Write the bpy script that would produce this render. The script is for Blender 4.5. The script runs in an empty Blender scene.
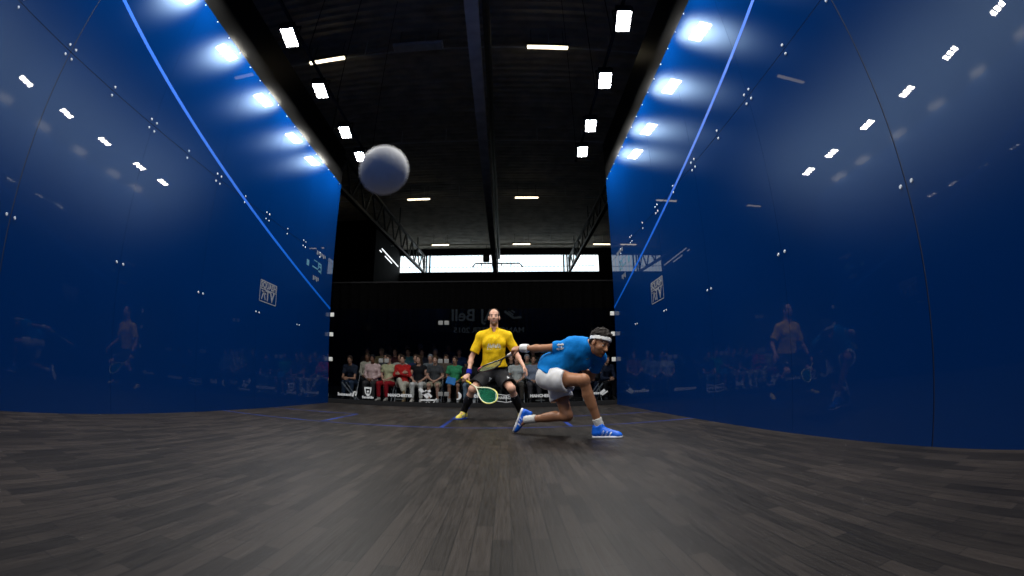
import bpy, bmesh, math, random
import numpy as np
from mathutils import Vector, Matrix, noise

random.seed(7)
np.random.seed(7)
scene = bpy.context.scene
COL = scene.collection
A = lambda *a: np.array(a, float)


def nrm(v):
    v = np.asarray(v, float)
    return v / (np.linalg.norm(v) + 1e-12)


# ------------------------------------------------------------------ materials
def nodes_of(name):
    m = bpy.data.materials.new(name)
    m.use_nodes = True
    nt = m.node_tree
    return m, nt, nt.nodes['Principled BSDF'], nt.nodes.new, nt.links.new


def mat(name, col, rough=0.6, spec=0.4, var=0.12, scale=30.0, bump=0.0, metal=0.0, coat=0.0, sheen=0.0):
    """principled surface with a little procedural variation of its own colour"""
    m, nt, p, N, L = nodes_of(name)
    p.inputs['Roughness'].default_value = rough
    p.inputs['Specular IOR Level'].default_value = spec
    p.inputs['Metallic'].default_value = metal
    p.inputs['Coat Weight'].default_value = coat
    p.inputs['Sheen Weight'].default_value = sheen
    tc = N('ShaderNodeTexCoord')
    nz = N('ShaderNodeTexNoise')
    nz.inputs['Scale'].default_value = scale
    nz.inputs['Detail'].default_value = 3
    L(tc.outputs['Object'], nz.inputs['Vector'])
    r = N('ShaderNodeValToRGB')
    a = [c * (1 - var) for c in col]
    b = [min(1, c * (1 + var)) for c in col]
    r.color_ramp.elements[0].color = (*a, 1)
    r.color_ramp.elements[1].color = (*b, 1)
    r.color_ramp.elements[0].position = 0.3
    r.color_ramp.elements[1].position = 0.7
    L(nz.outputs['Fac'], r.inputs['Fac'])
    L(r.outputs['Color'], p.inputs['Base Color'])
    if bump:
        bp = N('ShaderNodeBump')
        bp.inputs['Strength'].default_value = bump
        bp.inputs['Distance'].default_value = 0.01
        L(nz.outputs['Fac'], bp.inputs['Height'])
        L(bp.outputs['Normal'], p.inputs['Normal'])
    return m


def glow(name, col, strength):
    m = bpy.data.materials.new(name)
    m.use_nodes = True
    nt = m.node_tree
    nt.nodes.clear()
    e = nt.nodes.new('ShaderNodeEmission')
    e.inputs['Color'].default_value = (*col, 1)
    e.inputs['Strength'].default_value = strength
    o = nt.nodes.new('ShaderNodeOutputMaterial')
    nt.links.new(e.outputs[0], o.inputs[0])
    return m


def mat_blue_wall():
    """blue coated court glass: blue film under a clear glossy face, with faint smears"""
    m, nt, p, N, L = nodes_of('blue_court_glass')
    tc = N('ShaderNodeTexCoord')
    nz = N('ShaderNodeTexNoise')
    nz.inputs['Scale'].default_value = 0.9
    nz.inputs['Detail'].default_value = 4
    L(tc.outputs['Object'], nz.inputs['Vector'])
    r = N('ShaderNodeValToRGB')
    r.color_ramp.elements[0].color = (0.0002, 0.0165, 0.086, 1)
    r.color_ramp.elements[1].color = (0.0003, 0.0195, 0.101, 1)
    L(nz.outputs['Fac'], r.inputs['Fac'])
    L(r.outputs['Color'], p.inputs['Base Color'])
    p.inputs['Roughness'].default_value = 0.6
    p.inputs['Specular IOR Level'].default_value = 0.0
    p.inputs['Coat Weight'].default_value = 0.45
    p.inputs['Coat Roughness'].default_value = 0.012
    p.inputs['Coat IOR'].default_value = 1.45
    g = N('ShaderNodeBsdfGlossy')
    g.distribution = 'BECKMANN'
    g.inputs['Roughness'].default_value = 0.325
    g.inputs['Color'].default_value = (.48, .70, 1.0, 1)
    mx = N('ShaderNodeMixShader')
    mx.inputs[0].default_value = 0.026
    out = nt.nodes['Material Output']
    L(p.outputs[0], mx.inputs[1])
    L(g.outputs[0], mx.inputs[2])
    L(mx.outputs[0], out.inputs['Surface'])
    return m


def mat_fascia():
    m, nt, p, N, L = nodes_of('smoked_black_vinyl')
    tc = N('ShaderNodeTexCoord')
    nz = N('ShaderNodeTexNoise')
    nz.inputs['Scale'].default_value = 6
    L(tc.outputs['Object'], nz.inputs['Vector'])
    mp = N('ShaderNodeMapRange')
    mp.inputs['To Min'].default_value = 0.27
    mp.inputs['To Max'].default_value = 0.31
    L(nz.outputs['Fac'], mp.inputs['Value'])
    L(mp.outputs[0], p.inputs['Roughness'])
    p.inputs['Base Color'].default_value = (0.004, 0.004, 0.004, 1)
    p.inputs['Specular IOR Level'].default_value = 0.05
    g = N('ShaderNodeBsdfGlossy')
    g.distribution = 'BECKMANN'
    g.inputs['Color'].default_value = (1, .95, .82, 1)
    L(mp.outputs[0], g.inputs['Roughness'])
    mx = N('ShaderNodeMixShader')
    mx.inputs[0].default_value = 0.03
    out = nt.nodes['Material Output']
    L(p.outputs[0], mx.inputs[1])
    L(g.outputs[0], mx.inputs[2])
    L(mx.outputs[0], out.inputs['Surface'])
    return m


def mat_floor():
    m, nt, p, N, L = nodes_of('charcoal_wood_boards')
    tc = N('ShaderNodeTexCoord')
    mp = N('ShaderNodeMapping')
    mp.inputs['Rotation'].default_value = (0, 0, math.pi / 2)
    L(tc.outputs['Object'], mp.inputs['Vector'])
    br = N('ShaderNodeTexBrick')
    br.offset = 0.37
    br.offset_frequency = 2
    br.inputs['Color1'].default_value = (0.0080, 0.0064, 0.0055, 1)
    br.inputs['Color2'].default_value = (0.0235, 0.0186, 0.0158, 1)
    br.inputs['Mortar'].default_value = (0.003, 0.0025, 0.0025, 1)
    br.inputs['Scale'].default_value = 1.0
    br.inputs['Mortar Size'].default_value = 0.002
    br.inputs['Mortar Smooth'].default_value = 0.1
    br.inputs['Bias'].default_value = -0.1
    br.inputs['Brick Width'].default_value = 0.47
    br.inputs['Row Height'].default_value = 0.068
    L(mp.outputs[0], br.inputs['Vector'])
    # grain stretched along the boards
    mp2 = N('ShaderNodeMapping')
    mp2.inputs['Scale'].default_value = (75, 3.5, 1)
    L(tc.outputs['Object'], mp2.inputs['Vector'])
    g = N('ShaderNodeTexNoise')
    g.inputs['Scale'].default_value = 1.0
    g.inputs['Detail'].default_value = 6
    g.inputs['Roughness'].default_value = 0.65
    L(mp2.outputs[0], g.inputs['Vector'])
    # worn, scuffed patches
    w = N('ShaderNodeTexNoise')
    w.inputs['Scale'].default_value = 0.9
    w.inputs['Detail'].default_value = 5
    w.inputs['Roughness'].default_value = 0.6
    L(tc.outputs['Object'], w.inputs['Vector'])
    gr = N('ShaderNodeMapRange')
    gr.inputs['From Min'].default_value = 0.3
    gr.inputs['From Max'].default_value = 0.7
    gr.inputs['To Min'].default_value = 0.74
    gr.inputs['To Max'].default_value = 1.28
    L(g.outputs['Fac'], gr.inputs['Value'])
    wr = N('ShaderNodeMapRange')
    wr.inputs['From Min'].default_value = 0.3
    wr.inputs['From Max'].default_value = 0.7
    wr.inputs['To Min'].default_value = 0.68
    wr.inputs['To Max'].default_value = 1.38
    L(w.outputs['Fac'], wr.inputs['Value'])
    mu = N('ShaderNodeMath')
    mu.operation = 'MULTIPLY'
    L(gr.outputs[0], mu.inputs[0])
    L(wr.outputs[0], mu.inputs[1])
    vm = N('ShaderNodeVectorMath')
    vm.operation = 'SCALE'
    L(br.outputs['Color'], vm.inputs[0])
    L(mu.outputs[0], vm.inputs['Scale'])
    L(vm.outputs[0], p.inputs['Base Color'])
    rr = N('ShaderNodeMapRange')
    rr.inputs['From Min'].default_value = 0.3
    rr.inputs['From Max'].default_value = 0.7
    rr.inputs['To Min'].default_value = 0.40
    rr.inputs['To Max'].default_value = 0.58
    L(g.outputs['Fac'], rr.inputs['Value'])
    L(rr.outputs[0], p.inputs['Roughness'])
    p.inputs['Specular IOR Level'].default_value = 0.18
    bp = N('ShaderNodeBump')
    bp.inputs['Strength'].default_value = 0.12
    bp.inputs['Distance'].default_value = 0.004
    L(g.outputs['Fac'], bp.inputs['Height'])
    L(bp.outputs['Normal'], p.inputs['Normal'])
    return m


def mat_clear_glass():
    m = bpy.data.materials.new('tinted_clear_glass')
    m.use_nodes = True
    nt = m.node_tree
    nt.nodes.clear()
    N, L = nt.nodes.new, nt.links.new
    t = N('ShaderNodeBsdfTransparent')
    t.inputs['Color'].default_value = (0.66, 0.68, 0.70, 1)
    g = N('ShaderNodeBsdfGlossy')
    g.inputs['Roughness'].default_value = 0.02
    fr = N('ShaderNodeFresnel')
    fr.inputs['IOR'].default_value = 1.2
    mx = N('ShaderNodeMixShader')
    o = N('ShaderNodeOutputMaterial')
    L(fr.outputs[0], mx.inputs[0])
    L(t.outputs[0], mx.inputs[1])
    L(g.outputs[0], mx.inputs[2])
    L(mx.outputs[0], o.inputs[0])
    return m


def mat_window():
    """translucent ribbed daylight sheet, lit from outside"""
    m = bpy.data.materials.new('daylit_ribbed_sheet')
    m.use_nodes = True
    nt = m.node_tree
    nt.nodes.clear()
    N, L = nt.nodes.new, nt.links.new
    tc = N('ShaderNodeTexCoord')
    wv = N('ShaderNodeTexWave')
    wv.bands_direction = 'X'
    wv.inputs['Scale'].default_value = 1.0
    wv.inputs['Distortion'].default_value = 0.0
    L(tc.outputs['Object'], wv.inputs['Vector'])
    r = N('ShaderNodeValToRGB')
    r.color_ramp.elements[0].color = (0.55, 0.82, 1.0, 1)
    r.color_ramp.elements[0].position = 0.05
    r.color_ramp.elements[1].color = (0.92, 0.98, 1.0, 1)
    r.color_ramp.elements[1].position = 0.3
    L(wv.outputs['Fac'], r.inputs['Fac'])
    e = N('ShaderNodeEmission')
    e.inputs['Strength'].default_value = 1.75
    L(r.outputs['Color'], e.inputs['Color'])
    o = N('ShaderNodeOutputMaterial')
    L(e.outputs[0], o.inputs[0])
    return m


M = {}
M['wall'] = mat_blue_wall()
M['fascia'] = mat_fascia()
M['floor'] = mat_floor()
M['glass'] = mat_clear_glass()
M['window'] = mat_window()
M['line'] = mat('bright_blue_line', (0.002, 0.11, 0.62), 0.6, 0.1, 0.03)
M['floor_line'] = mat('blue_floor_line', (0.006, 0.019, 0.12), 0.5, 0.2, 0.9, 2.2)
M['joint'] = mat('dark_joint', (0.004, 0.008, 0.03), 0.5)
M['bolt'] = mat('pale_steel_bolt', (0.55, 0.6, 0.68), 0.35, 0.5, 0.05)
M['clip_dim'] = mat('dull_metal_clip', (0.16, 0.16, 0.155), 0.5, 0.4, 0.06)
M['clip'] = mat('pale_metal_clip', (0.60, 0.60, 0.57), 0.5, 0.4, 0.06)
M['print'] = mat('white_print', (0.55, 0.56, 0.57), 0.6, 0.3, 0.06)
M['print_grey'] = mat('grey_print', (0.17, 0.18, 0.21), 0.6, 0.3, 0.06)
M['print_dim'] = mat('dim_grey_print', (0.055, 0.062, 0.064), 0.6, 0.2, 0.06)
M['print_cyan'] = mat('cyan_grey_print', (0.07, 0.19, 0.28), 0.6, 0.3, 0.06)
M['black'] = mat('matt_black', (0.008, 0.008, 0.009), 0.75, 0.2)
M['hall'] = mat('dark_hall_cladding', (0.006, 0.006, 0.0065), 0.85, 0.1, 0.3, 2)
M['hallfloor'] = mat('dark_hall_floor', (0.012, 0.013, 0.013), 0.7, 0.2, 0.3, 3)
M['roof'] = mat('dark_ribbed_deck', (0.42, 0.39, 0.33), 0.65, 0.3, 0.25, 1.5)
M['beam'] = mat('grey_blue_beam', (0.74, 0.74, 0.74), 0.55, 0.3, 0.15, 2)
M['steel'] = mat('painted_truss_steel', (0.075, 0.080, 0.070), 0.5, 0.4, 0.2, 4)
M['conduit'] = mat('galvanised_conduit', (0.55, 0.57, 0.55), 0.45, 0.5, 0.15, 4)
M['brace'] = mat('grey_aluminium', (0.36, 0.38, 0.40), 0.4, 0.5, 0.1, 6)
M['teal'] = mat('teal_bulkhead', (0.008, 0.018, 0.022), 0.7, 0.2, 0.2, 2)
LAMP_L = 400.0
M['led'] = glow('white_led', (1.0, 0.985, 0.94), LAMP_L)
M['tube'] = glow('warm_tube', (1.0, 0.86, 0.60), 3.2)


# ------------------------------------------------------------------ mesh helpers
def new_obj(name, me, parent=None, mats=()):
    o = bpy.data.objects.new(name, me)
    COL.objects.link(o)
    for m in mats:
        me.materials.append(m)
    if parent is not None:
        o.parent = parent
    return o


def from_bm(name, bm, m, parent=None, smooth=False):
    bmesh.ops.recalc_face_normals(bm, faces=bm.faces)
    me = bpy.data.meshes.new(name)
    bm.to_mesh(me)
    bm.free()
    if smooth:
        for p in me.polygons:
            p.use_smooth = True
    return new_obj(name, me, parent, [m])


def box(bm, lo, hi, bev=0.0):
    lo, hi = Vector(lo), Vector(hi)
    r = bmesh.ops.create_cube(bm, size=1.0)
    vs = r['verts']
    c, s = (lo + hi) / 2, hi - lo
    for v in vs:
        v.co = Vector((c.x + v.co.x * s.x, c.y + v.co.y * s.y, c.z + v.co.z * s.z))
    if bev:
        es = list({e for v in vs for e in v.link_edges})
        bmesh.ops.bevel(bm, geom=es, offset=bev, segments=2, affect='EDGES', profile=0.5)


def bar(bm, a, b, w, h=None, n=4, up=(0, 0, 1)):
    """a prism of n sides from a to b"""
    a, b = Vector(a), Vector(b)
    h = w if h is None else h
    d = (b - a).normalized()
    u = Vector(up)
    if abs(d.dot(u)) > 0.98:
        u = Vector((1, 0, 0))
    s = d.cross(u).normalized()
    u = s.cross(d)
    ring = []
    for p in (a, b):
        vs = []
        for k in range(n):
            t = 2 * math.pi * (k + 0.5) / n
            q = 1.41421 if n == 4 else 1.0
            vs.append(bm.verts.new(p + s * math.cos(t) * w / 2 * q + u * math.sin(t) * h / 2 * q))
        ring.append(vs)
    for k in range(n):
        j = (k + 1) % n
        bm.faces.new((ring[0][k], ring[0][j], ring[1][j], ring[1][k]))
    bm.faces.new(ring[0][::-1])
    bm.faces.new(ring[1])


def tube(bm, pts, r, n=8, closed=False, flat=1.0, nrm_dir=None):
    """round tube along points; flat squeezes it along nrm_dir"""
    P = [Vector(p) for p in pts]
    rings = []
    m = len(P)
    for i, p in enumerate(P):
        a = P[(i - 1) % m] if (closed or i > 0) else P[i]
        b = P[(i + 1) % m] if (closed or i < m - 1) else P[i]
        d = (b - a).normalized()
        u = Vector(nrm_dir) if nrm_dir is not None else Vector((0, 0, 1))
        if abs(d.dot(u)) > 0.97:
            u = Vector((0, 1, 0.1)).normalized()
        s = d.cross(u).normalized()
        u2 = s.cross(d)
        rr = r[i] if isinstance(r, (list, tuple)) else r
        rings.append([bm.verts.new(p + s * math.cos(2 * math.pi * k / n) * rr + u2 * math.sin(2 * math.pi * k / n) * rr * flat) for k in range(n)])
    for i in range(m if closed else m - 1):
        A_, B_ = rings[i], rings[(i + 1) % m]
        for k in range(n):
            j = (k + 1) % n
            bm.faces.new((A_[k], A_[j], B_[j], B_[k]))
    if not closed:
        bm.faces.new(rings[0][::-1])
        bm.faces.new(rings[-1])


def tag(o, label=None, cat=None, group=None, kind=None):
    if label:
        o['label'] = label
    if cat:
        o['category'] = cat
    if group:
        o['group'] = group
    if kind:
        o['kind'] = kind
    return o


def empty(name, loc=(0, 0, 0), rz=0.0):
    o = bpy.data.objects.new(name, None)
    o.location = loc
    o.rotation_euler = (0, 0, rz)
    o.empty_display_size = 0.1
    COL.objects.link(o)
    return o


def copy_tree(o, parent=None):
    c = o.copy()
    COL.objects.link(c)
    c.parent = parent
    for ch in list(o.children):
        copy_tree(ch, c)
    return c


def hangers(parent, rods, m, name='hanger'):
    for a, b, w in rods:
        h = bmesh.new()
        bar(h, a, b, w)
        from_bm(name, h, m, parent)


def structure(name, bm, m, parent=None):
    o = from_bm(name, bm, m, parent)
    o['kind'] = 'structure'
    return o


def lettering(name, s, size, m, parent, origin, right, up, mirror=False, bold=0.0, align='CENTER', wide=1.0):
    """flat raised letters: s written along `right` with tops towards `up`, a millimetre proud of its surface"""
    cu = bpy.data.curves.new(name, 'FONT')
    cu.body = s
    cu.size = size
    cu.extrude = 0.0012
    cu.offset = bold
    cu.align_x = align
    cu.align_y = 'CENTER'
    cu.resolution_u = 3
    t = bpy.data.objects.new(name + '_src', cu)
    COL.objects.link(t)
    bpy.context.view_layer.update()
    dg = bpy.context.evaluated_depsgraph_get()
    me = bpy.data.meshes.new_from_object(t.evaluated_get(dg))
    bpy.data.objects.remove(t)
    bpy.data.curves.remove(cu)
    r, u = Vector(right).normalized(), Vector(up).normalized()
    n = r.cross(u)
    sx = -1 if mirror else 1
    for v in me.vertices:
        v.co = Vector(origin) + r * (v.co.x * sx * wide) + u * v.co.y + n * (v.co.z * (1 if not mirror else 1))
    if mirror:
        me.flip_normals()
    me.name = name
    return new_obj(name, me, parent, [m])


# ------------------------------------------------------------------ the setting
WX, D = 3.2, 9.75
YF = -0.30                      # face of the front wall, behind the camera
TOP = 5.19                      # top of the blue side walls
SEAM = 3.175
JOINTS = [YF, 1.53, 3.16, 4.79, 6.42, 8.05, D]


def side_wall(name, sgn):
    bm = bmesh.new()
    for a, b in zip(JOINTS[:-1], JOINTS[1:]):
        for z0, z1 in ((0.0, SEAM), (SEAM, TOP)):
            x0, x1 = sorted((sgn * WX, sgn * (WX + 0.025)))
            box(bm, (x0, a + (.006 if abs(a - 1.53) < .1 else .0015), z0 + (0.004 if z0 else 0)), (x1, b - (.006 if abs(b - 1.53) < .1 else .0015), z1 - 0.004))
    w = structure(name, bm, M['wall'])
    bm = bmesh.new()
    for y in JOINTS[1:-1]:
        x0, x1 = sorted((sgn * (WX + 0.004), sgn * (WX + 0.024)))
        box(bm, (x0, y - 0.006, 0), (x1, y + 0.006, TOP - 0.005))
    x0, x1 = sorted((sgn * (WX + 0.004), sgn * (WX + 0.024)))
    box(bm, (x0, YF, SEAM - 0.006), (x1, D, SEAM + 0.006))
    from_bm('seam', bm, M['joint'], w)
    # steel bolts that clamp the panels together
    bm = bmesh.new()

    def disc(y, z, r=0.016):
        g = bmesh.ops.create_cone(bm, cap_ends=True, segments=10, radius1=r, radius2=r * 0.7, depth=0.008)
        for v in g['verts']:
            c = v.co.copy()
            v.co = Vector((sgn * (WX - 0.004 + 0.0) - sgn * c.z, y + c.x, z + c.y))
    for y in JOINTS[1:-1]:
        for dy, dz in ((-.055, .055), (.055, .055), (-.055, -.055), (.055, -.055)):
            disc(y + dy, SEAM + dz)
        for dy in (-.055, .055):
            disc(y + dy, 1.555)
    for a, b in zip(JOINTS[:-1], JOINTS[1:]):
        for dz in (-.05, .05):
            disc((a + b) / 2, SEAM + dz)
    for y in [YF + .3 + .4 * k for k in range(25)]:
        disc(y, TOP - 0.035, 0.012)
    from_bm('bolt_fixing', bm, M['bolt'], w)
    # sloping out line, 4.57 m at the front wall down to the top of the back glass
    bm = bmesh.new()
    x0, x1 = sgn * (WX - 0.0015), sgn * (WX - 0.0005)
    zf = lambda y: 4.57 + (2.13 - 4.57) * y / D
    hw = 0.027
    vs = []
    for x in (x0, x1):
        for y, q in ((YF + .05, -hw), (D - .005, -hw), (D - .005, hw), (YF + .05, hw)):
            vs.append(bm.verts.new((x, y, zf(y) + q)))
    for f in ((0, 1, 2, 3), (4, 7, 6, 5), (0, 4, 5, 1), (1, 5, 6, 2), (2, 6, 7, 3), (3, 7, 4, 0)):
        bm.faces.new([vs[i] for i in f])
    from_bm('out_line', bm, M['line'], w)
    # printed marks
    right = (0, -sgn, 0)
    X = sgn * (WX - 0.002)
    yc, zc = 6.75, 1.93
    lettering('lettering', 'SQUASH', 0.145, M['print_grey'], w, (X, yc, zc + 0.10), right, (0, 0, 1), bold=0.004, wide=1.02)
    lettering('lettering', 'TV', 0.25, M['print_grey'], w, (X, yc - sgn * 0.06, zc - 0.065), right, (0, 0, 1), bold=0.006, wide=1.1)
    bm = bmesh.new()

    def rect(y0, z0, y1, z1):
        xa, xb = sorted((sgn * (WX - 0.002), sgn * (WX - 0.0005)))
        box(bm, (xa, y0, z0), (xb, y1, z1))
    for z in (zc - .175, zc + .033, zc + .17):
        rect(yc - .30, z - .008, yc + .30, z + .008)
    for y in (yc - .30, yc + .30):
        rect(y - .008, zc - .175, y + .008, zc + .17)
    # small leaping figure before the two letters
    for (a, b, ww) in (((.23, -.14), (.16, .0), .03), ((.10, -.14), (.16, .0), .03), ((.24, .0), (.08, -.04), .022)):
        bar(bm, (sgn * (WX - .0015), yc + sgn * a[0], zc + a[1]), (sgn * (WX - .0015), yc + sgn * b[0], zc + b[1]), 0.002, ww, up=(0, 0, 1))
    from_bm('logo', bm, M['print_grey'], w)
    # three small unreadable stickers by the back corner, above the out line
    bm = bmesh.new()
    for yy, zz, nn, hh, ch in ((9.0, 3.19, 6, .09, .09), (8.80, 2.62, 4, .10, .085)):
        for k in range(nn):
            rect(yy + (k - nn / 2) * ch, zz - hh / 2 + .03 * (k % 2), yy + (k - nn / 2) * ch + ch * .62, zz + hh / 2)
    from_bm('sticker', bm, M['print_grey'], w)
    bm = bmesh.new()
    for q in ((8.62, 2.98, 8.80, 3.0), (8.55, 2.83, 8.86, 2.86), (8.90, 2.80, 9.05, 2.84), (8.93, 2.9, 9.02, 2.94), (8.86, 2.86, 8.90, 3.0), (9.02, 2.78, 9.06, 3.0), (8.90, 2.96, 9.06, 3.0), (8.25, 2.80, 8.37, 2.92)):
        rect(*q)
    from_bm('sticker', bm, M['print_cyan'], w)
    return w


wl = side_wall('wall_left', -1)
wr = side_wall('wall_right', 1)

# front wall (behind the camera)
bm = bmesh.new()
for x0, x1 in ((-3.2, -1.6), (-1.6, 0), (0, 1.6), (1.6, 3.2)):
    box(bm, (x0 + .004, YF - 0.025, 0), (x1 - .004, YF, TOP))
structure('wall_front', bm, M['wall'])

# smoked vinyl strip above each side wall
for i, sgn in ((1, -1), (2, 1)):
    bm = bmesh.new()
    x0, x1 = sorted((sgn * (WX + 0.003), sgn * (WX + 0.02)))
    box(bm, (x0, YF, TOP + 0.002), (x1, D - .02, TOP + 0.95))
    structure('trim_%d' % i, bm, M['fascia'])

# court floor and its lines
bm = bmesh.new()
box(bm, (-WX - .02, YF - .02, -0.02), (WX + .02, D + .005, 0.0))
fl = structure('floor', bm, M['floor'])
bm = bmesh.new()
lw = 0.025
box(bm, (-WX, 5.49 - lw, 0.0), (WX, 5.49 + lw, 0.0008))
box(bm, (-lw, 5.49 + lw, 0.0), (lw, D, 0.0008))
for s in (-1, 1):
    x0, x1 = sorted((s * WX, s * 1.6))
    box(bm, (x0, 7.09 - lw, 0.0), (x1, 7.09 + lw, 0.0008))
    box(bm, (s * 1.6 - lw, 5.49 + lw, 0.0), (s * 1.6 + lw, 7.09 - lw, 0.0008))
from_bm('court_line', bm, M['floor_line'], fl)

# back glass wall
bm = bmesh.new()
GX = [-3.2, -1.87, -0.54, 0.54, 1.87, 3.2]
for a, b in zip(GX[:-1], GX[1:]):
    box(bm, (a + .003, D, 0.10), (b - .003, D + .012, 2.13))
wb = structure('wall_back', bm, M['glass'])
bm = bmesh.new()
box(bm, (-3.2, D - .004, 0.0), (3.2, D + .05, 0.10), 0.004)
from_bm('base_rail', bm, M['black'], wb)
bm = bmesh.new()
for x in GX[1:-1]:
    for z in ((1.83, 1.0, 0.29) if x == -.54 else (1.0,) if x == .54 else (.99,)):
        for dx in (-.066, .066):
            box(bm, (x + dx - .05, D - .012, z - .045), (x + dx + .05, D + .024, z + .045), .006)
from_bm('clip', bm, M['clip_dim'], wb)
bm = bmesh.new()
for s in (-1, 1):
    for z in (2.0, 1.55, 0.99):
        box(bm, (s * 3.145 - .045, D - .014, z - .045), (s * 3.145 + .045, D + .026, z + .045), .006)
from_bm('clip', bm, M['clip'], wb)
# big mirrored words on the outer face (they read from the stands)
lettering('lettering', 'AJ Bell', 0.36, M['print_dim'], wb, (0.10, D + .014, 1.985), (1, 0, 0), (0, 0, 1), mirror=True, bold=0.006, wide=1.0)
lettering('lettering', 'MANCHESTER 2015', 0.165, M['print_dim'], wb, (0.44, D + .014, 1.665), (1, 0, 0), (0, 0, 1), mirror=True, bold=0.003, wide=1.08)
bm = bmesh.new()
for (a, b, w_) in (((.78, 2.08), (.98, 1.93), .05), ((.98, 1.93), (1.14, 1.95), .045), ((.86, 2.08), (.97, 2.0), .03), ((.93, 2.1), (1.0, 2.05), .03)):
    bar(bm, (a[0], D + .0135, a[1]), (b[0], D + .0135, b[1]), .002, w_, up=(0, 0, 1))
from_bm('logo', bm, M['print_dim'], wb)
# white prints along the foot of the glass, facing the court
Y0 = D - .0015


def word(s, size, x, z, wide=1.0, bold=0.003, mm='print'):
    return lettering('lettering', s, size, M[mm], wb, (x, Y0, z), (1, 0, 0), (0, 0, 1), bold=bold, wide=wide)


word('MANCHESTER', 0.085, -1.50, 0.235, 1.02, .004)
word('MANCHESTER', 0.085, 1.58, 0.245, 1.02, .004)
word('Bell', 0.15, 0.13, 0.265, 1.0, .004)
word('HARROW', 0.082, 0.80, 0.213, 0.98, .002)


def flat_mark(polys, m=None):
    bm = bmesh.new()
    for pl in polys:
        f = [bm.verts.new((x, Y0, z)) for x, z in pl]
        b = [bm.verts.new((x, Y0 + .001, z)) for x, z in pl]
        n = len(pl)
        bm.faces.new(f)
        bm.faces.new(b[::-1])
        for k in range(n):
            j = (k + 1) % n
            bm.faces.new((f[k], f[j], b[j], b[k]))
    return from_bm('logo', bm, m or M['print'], wb)


def strip(x0, z0, x1, z1, w_):
    d = nrm(A(x1 - x0, z1 - z0))
    n = A(-d[1], d[0]) * w_ / 2
    return [(x0 - n[0], z0 - n[1]), (x1 - n[0], z1 - n[1]), (x1 + n[0], z1 + n[1]), (x0 + n[0], z0 + n[1])]


def blocks(x0, x1, z, h, n, seed):
    rnd = random.Random(seed)
    ps = []
    st = (x1 - x0) / n
    for k in range(n):
        a = x0 + st * k
        hh = h * (1.25 if rnd.random() < .25 else .85)
        ps.append([(a + st * .08, z - h * .45), (a + st * .85, z - h * .45), (a + st * .85, z - h * .45 + hh), (a + st * .08, z - h * .45 + hh)])
    return ps


# word with a rising tick (left end) and its twin (right end)
flat_mark(blocks(-2.96, -2.62, .205, .055, 9, 1) + [strip(-2.60, .17, -2.57, .27, .04), strip(-2.57, .27, -2.49, .285, .035), strip(-2.53, .19, -2.50, .29, .03)])
flat_mark(blocks(2.46, 2.80, .265, .055, 8, 2) + [strip(2.82, .25, 2.93, .33, .06), strip(2.86, .22, 2.99, .30, .03)])


# crest with a line of small words under it
def crest(cx, cz):
    o = []
    N_ = 22
    W_, H_ = .085, .095
    top = [(cx - W_, cz + H_), (cx + W_, cz + H_), (cx + W_, cz + H_ * .62), (cx - W_, cz + H_ * .62)]
    o.append(top)
    o.append([(cx - W_, cz + H_ * .62), (cx - W_ * .62, cz + H_ * .62), (cx - W_ * .5, cz - H_ * .6), (cx - W_ * .75, cz - H_ * .5)])
    o.append([(cx + W_ * .62, cz + H_ * .62), (cx + W_, cz + H_ * .62), (cx + W_ * .75, cz - H_ * .5), (cx + W_ * .5, cz - H_ * .6)])
    o.append([(cx - W_ * .75, cz - H_ * .5), (cx + W_ * .75, cz - H_ * .5), (cx + W_ * .2, cz - H_ * 1.15), (cx - W_ * .2, cz - H_ * 1.15)])
    o.append([(cx - .02, cz + .02), (cx + .02, cz + .02), (cx + .03, cz - .02), (cx - .03, cz - .02)])
    return o


flat_mark(crest(-2.235, .30) + blocks(-2.37, -2.10, .165, .045, 8, 3))
flat_mark([strip(-1.06, .40, -.88, .20, .07), strip(-1.02, .28, -.82, .36, .05), strip(-.94, .36, -.80, .22, .05), strip(-1.04, .15, -.72, .155, .03), strip(-.72, .155, -.78, .06, .02), strip(-.72, .155, -.69, .19, .025)] + blocks(-1.0, -.8, .085, .03, 6, 9))
# crescent
cr = []
for k in range(10):
    t0, t1 = -1.9 + k * .33, -1.9 + (k + 1) * .33
    wd = lambda t: .030 + .035 * math.cos(max(-1.5, min(1.5, t - .0)))
    cr.append([(-.235 + math.cos(t) * (.085 - (0 if q else wd(t))), .255 + math.sin(t) * (.085 - (0 if q else wd(t) * .8))) for t, q in ((t0, 1), (t1, 1), (t1, 0), (t0, 0))])
flat_mark(cr)
# folded-ribbon box around the racket maker's word
zb = .215
flat_mark([strip(.575, zb + .085, .80, zb + .05, .014), strip(.80, zb + .05, 1.025, zb + .085, .014), strip(.575, zb - .065, .80, zb - .10, .014),
           strip(.80, zb - .10, 1.025, zb - .065, .014), strip(.575, zb + .085, .575, zb - .065, .014), strip(1.025, zb + .085, 1.025, zb - .065, .014), strip(.80, zb + .05, .80, zb - .10, .012)])
flat_mark(blocks(-1.62, -1.38, .155, .03, 8, 5) + blocks(1.42, 1.62, .15, .03, 7, 6), M['print_dim'])

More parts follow.
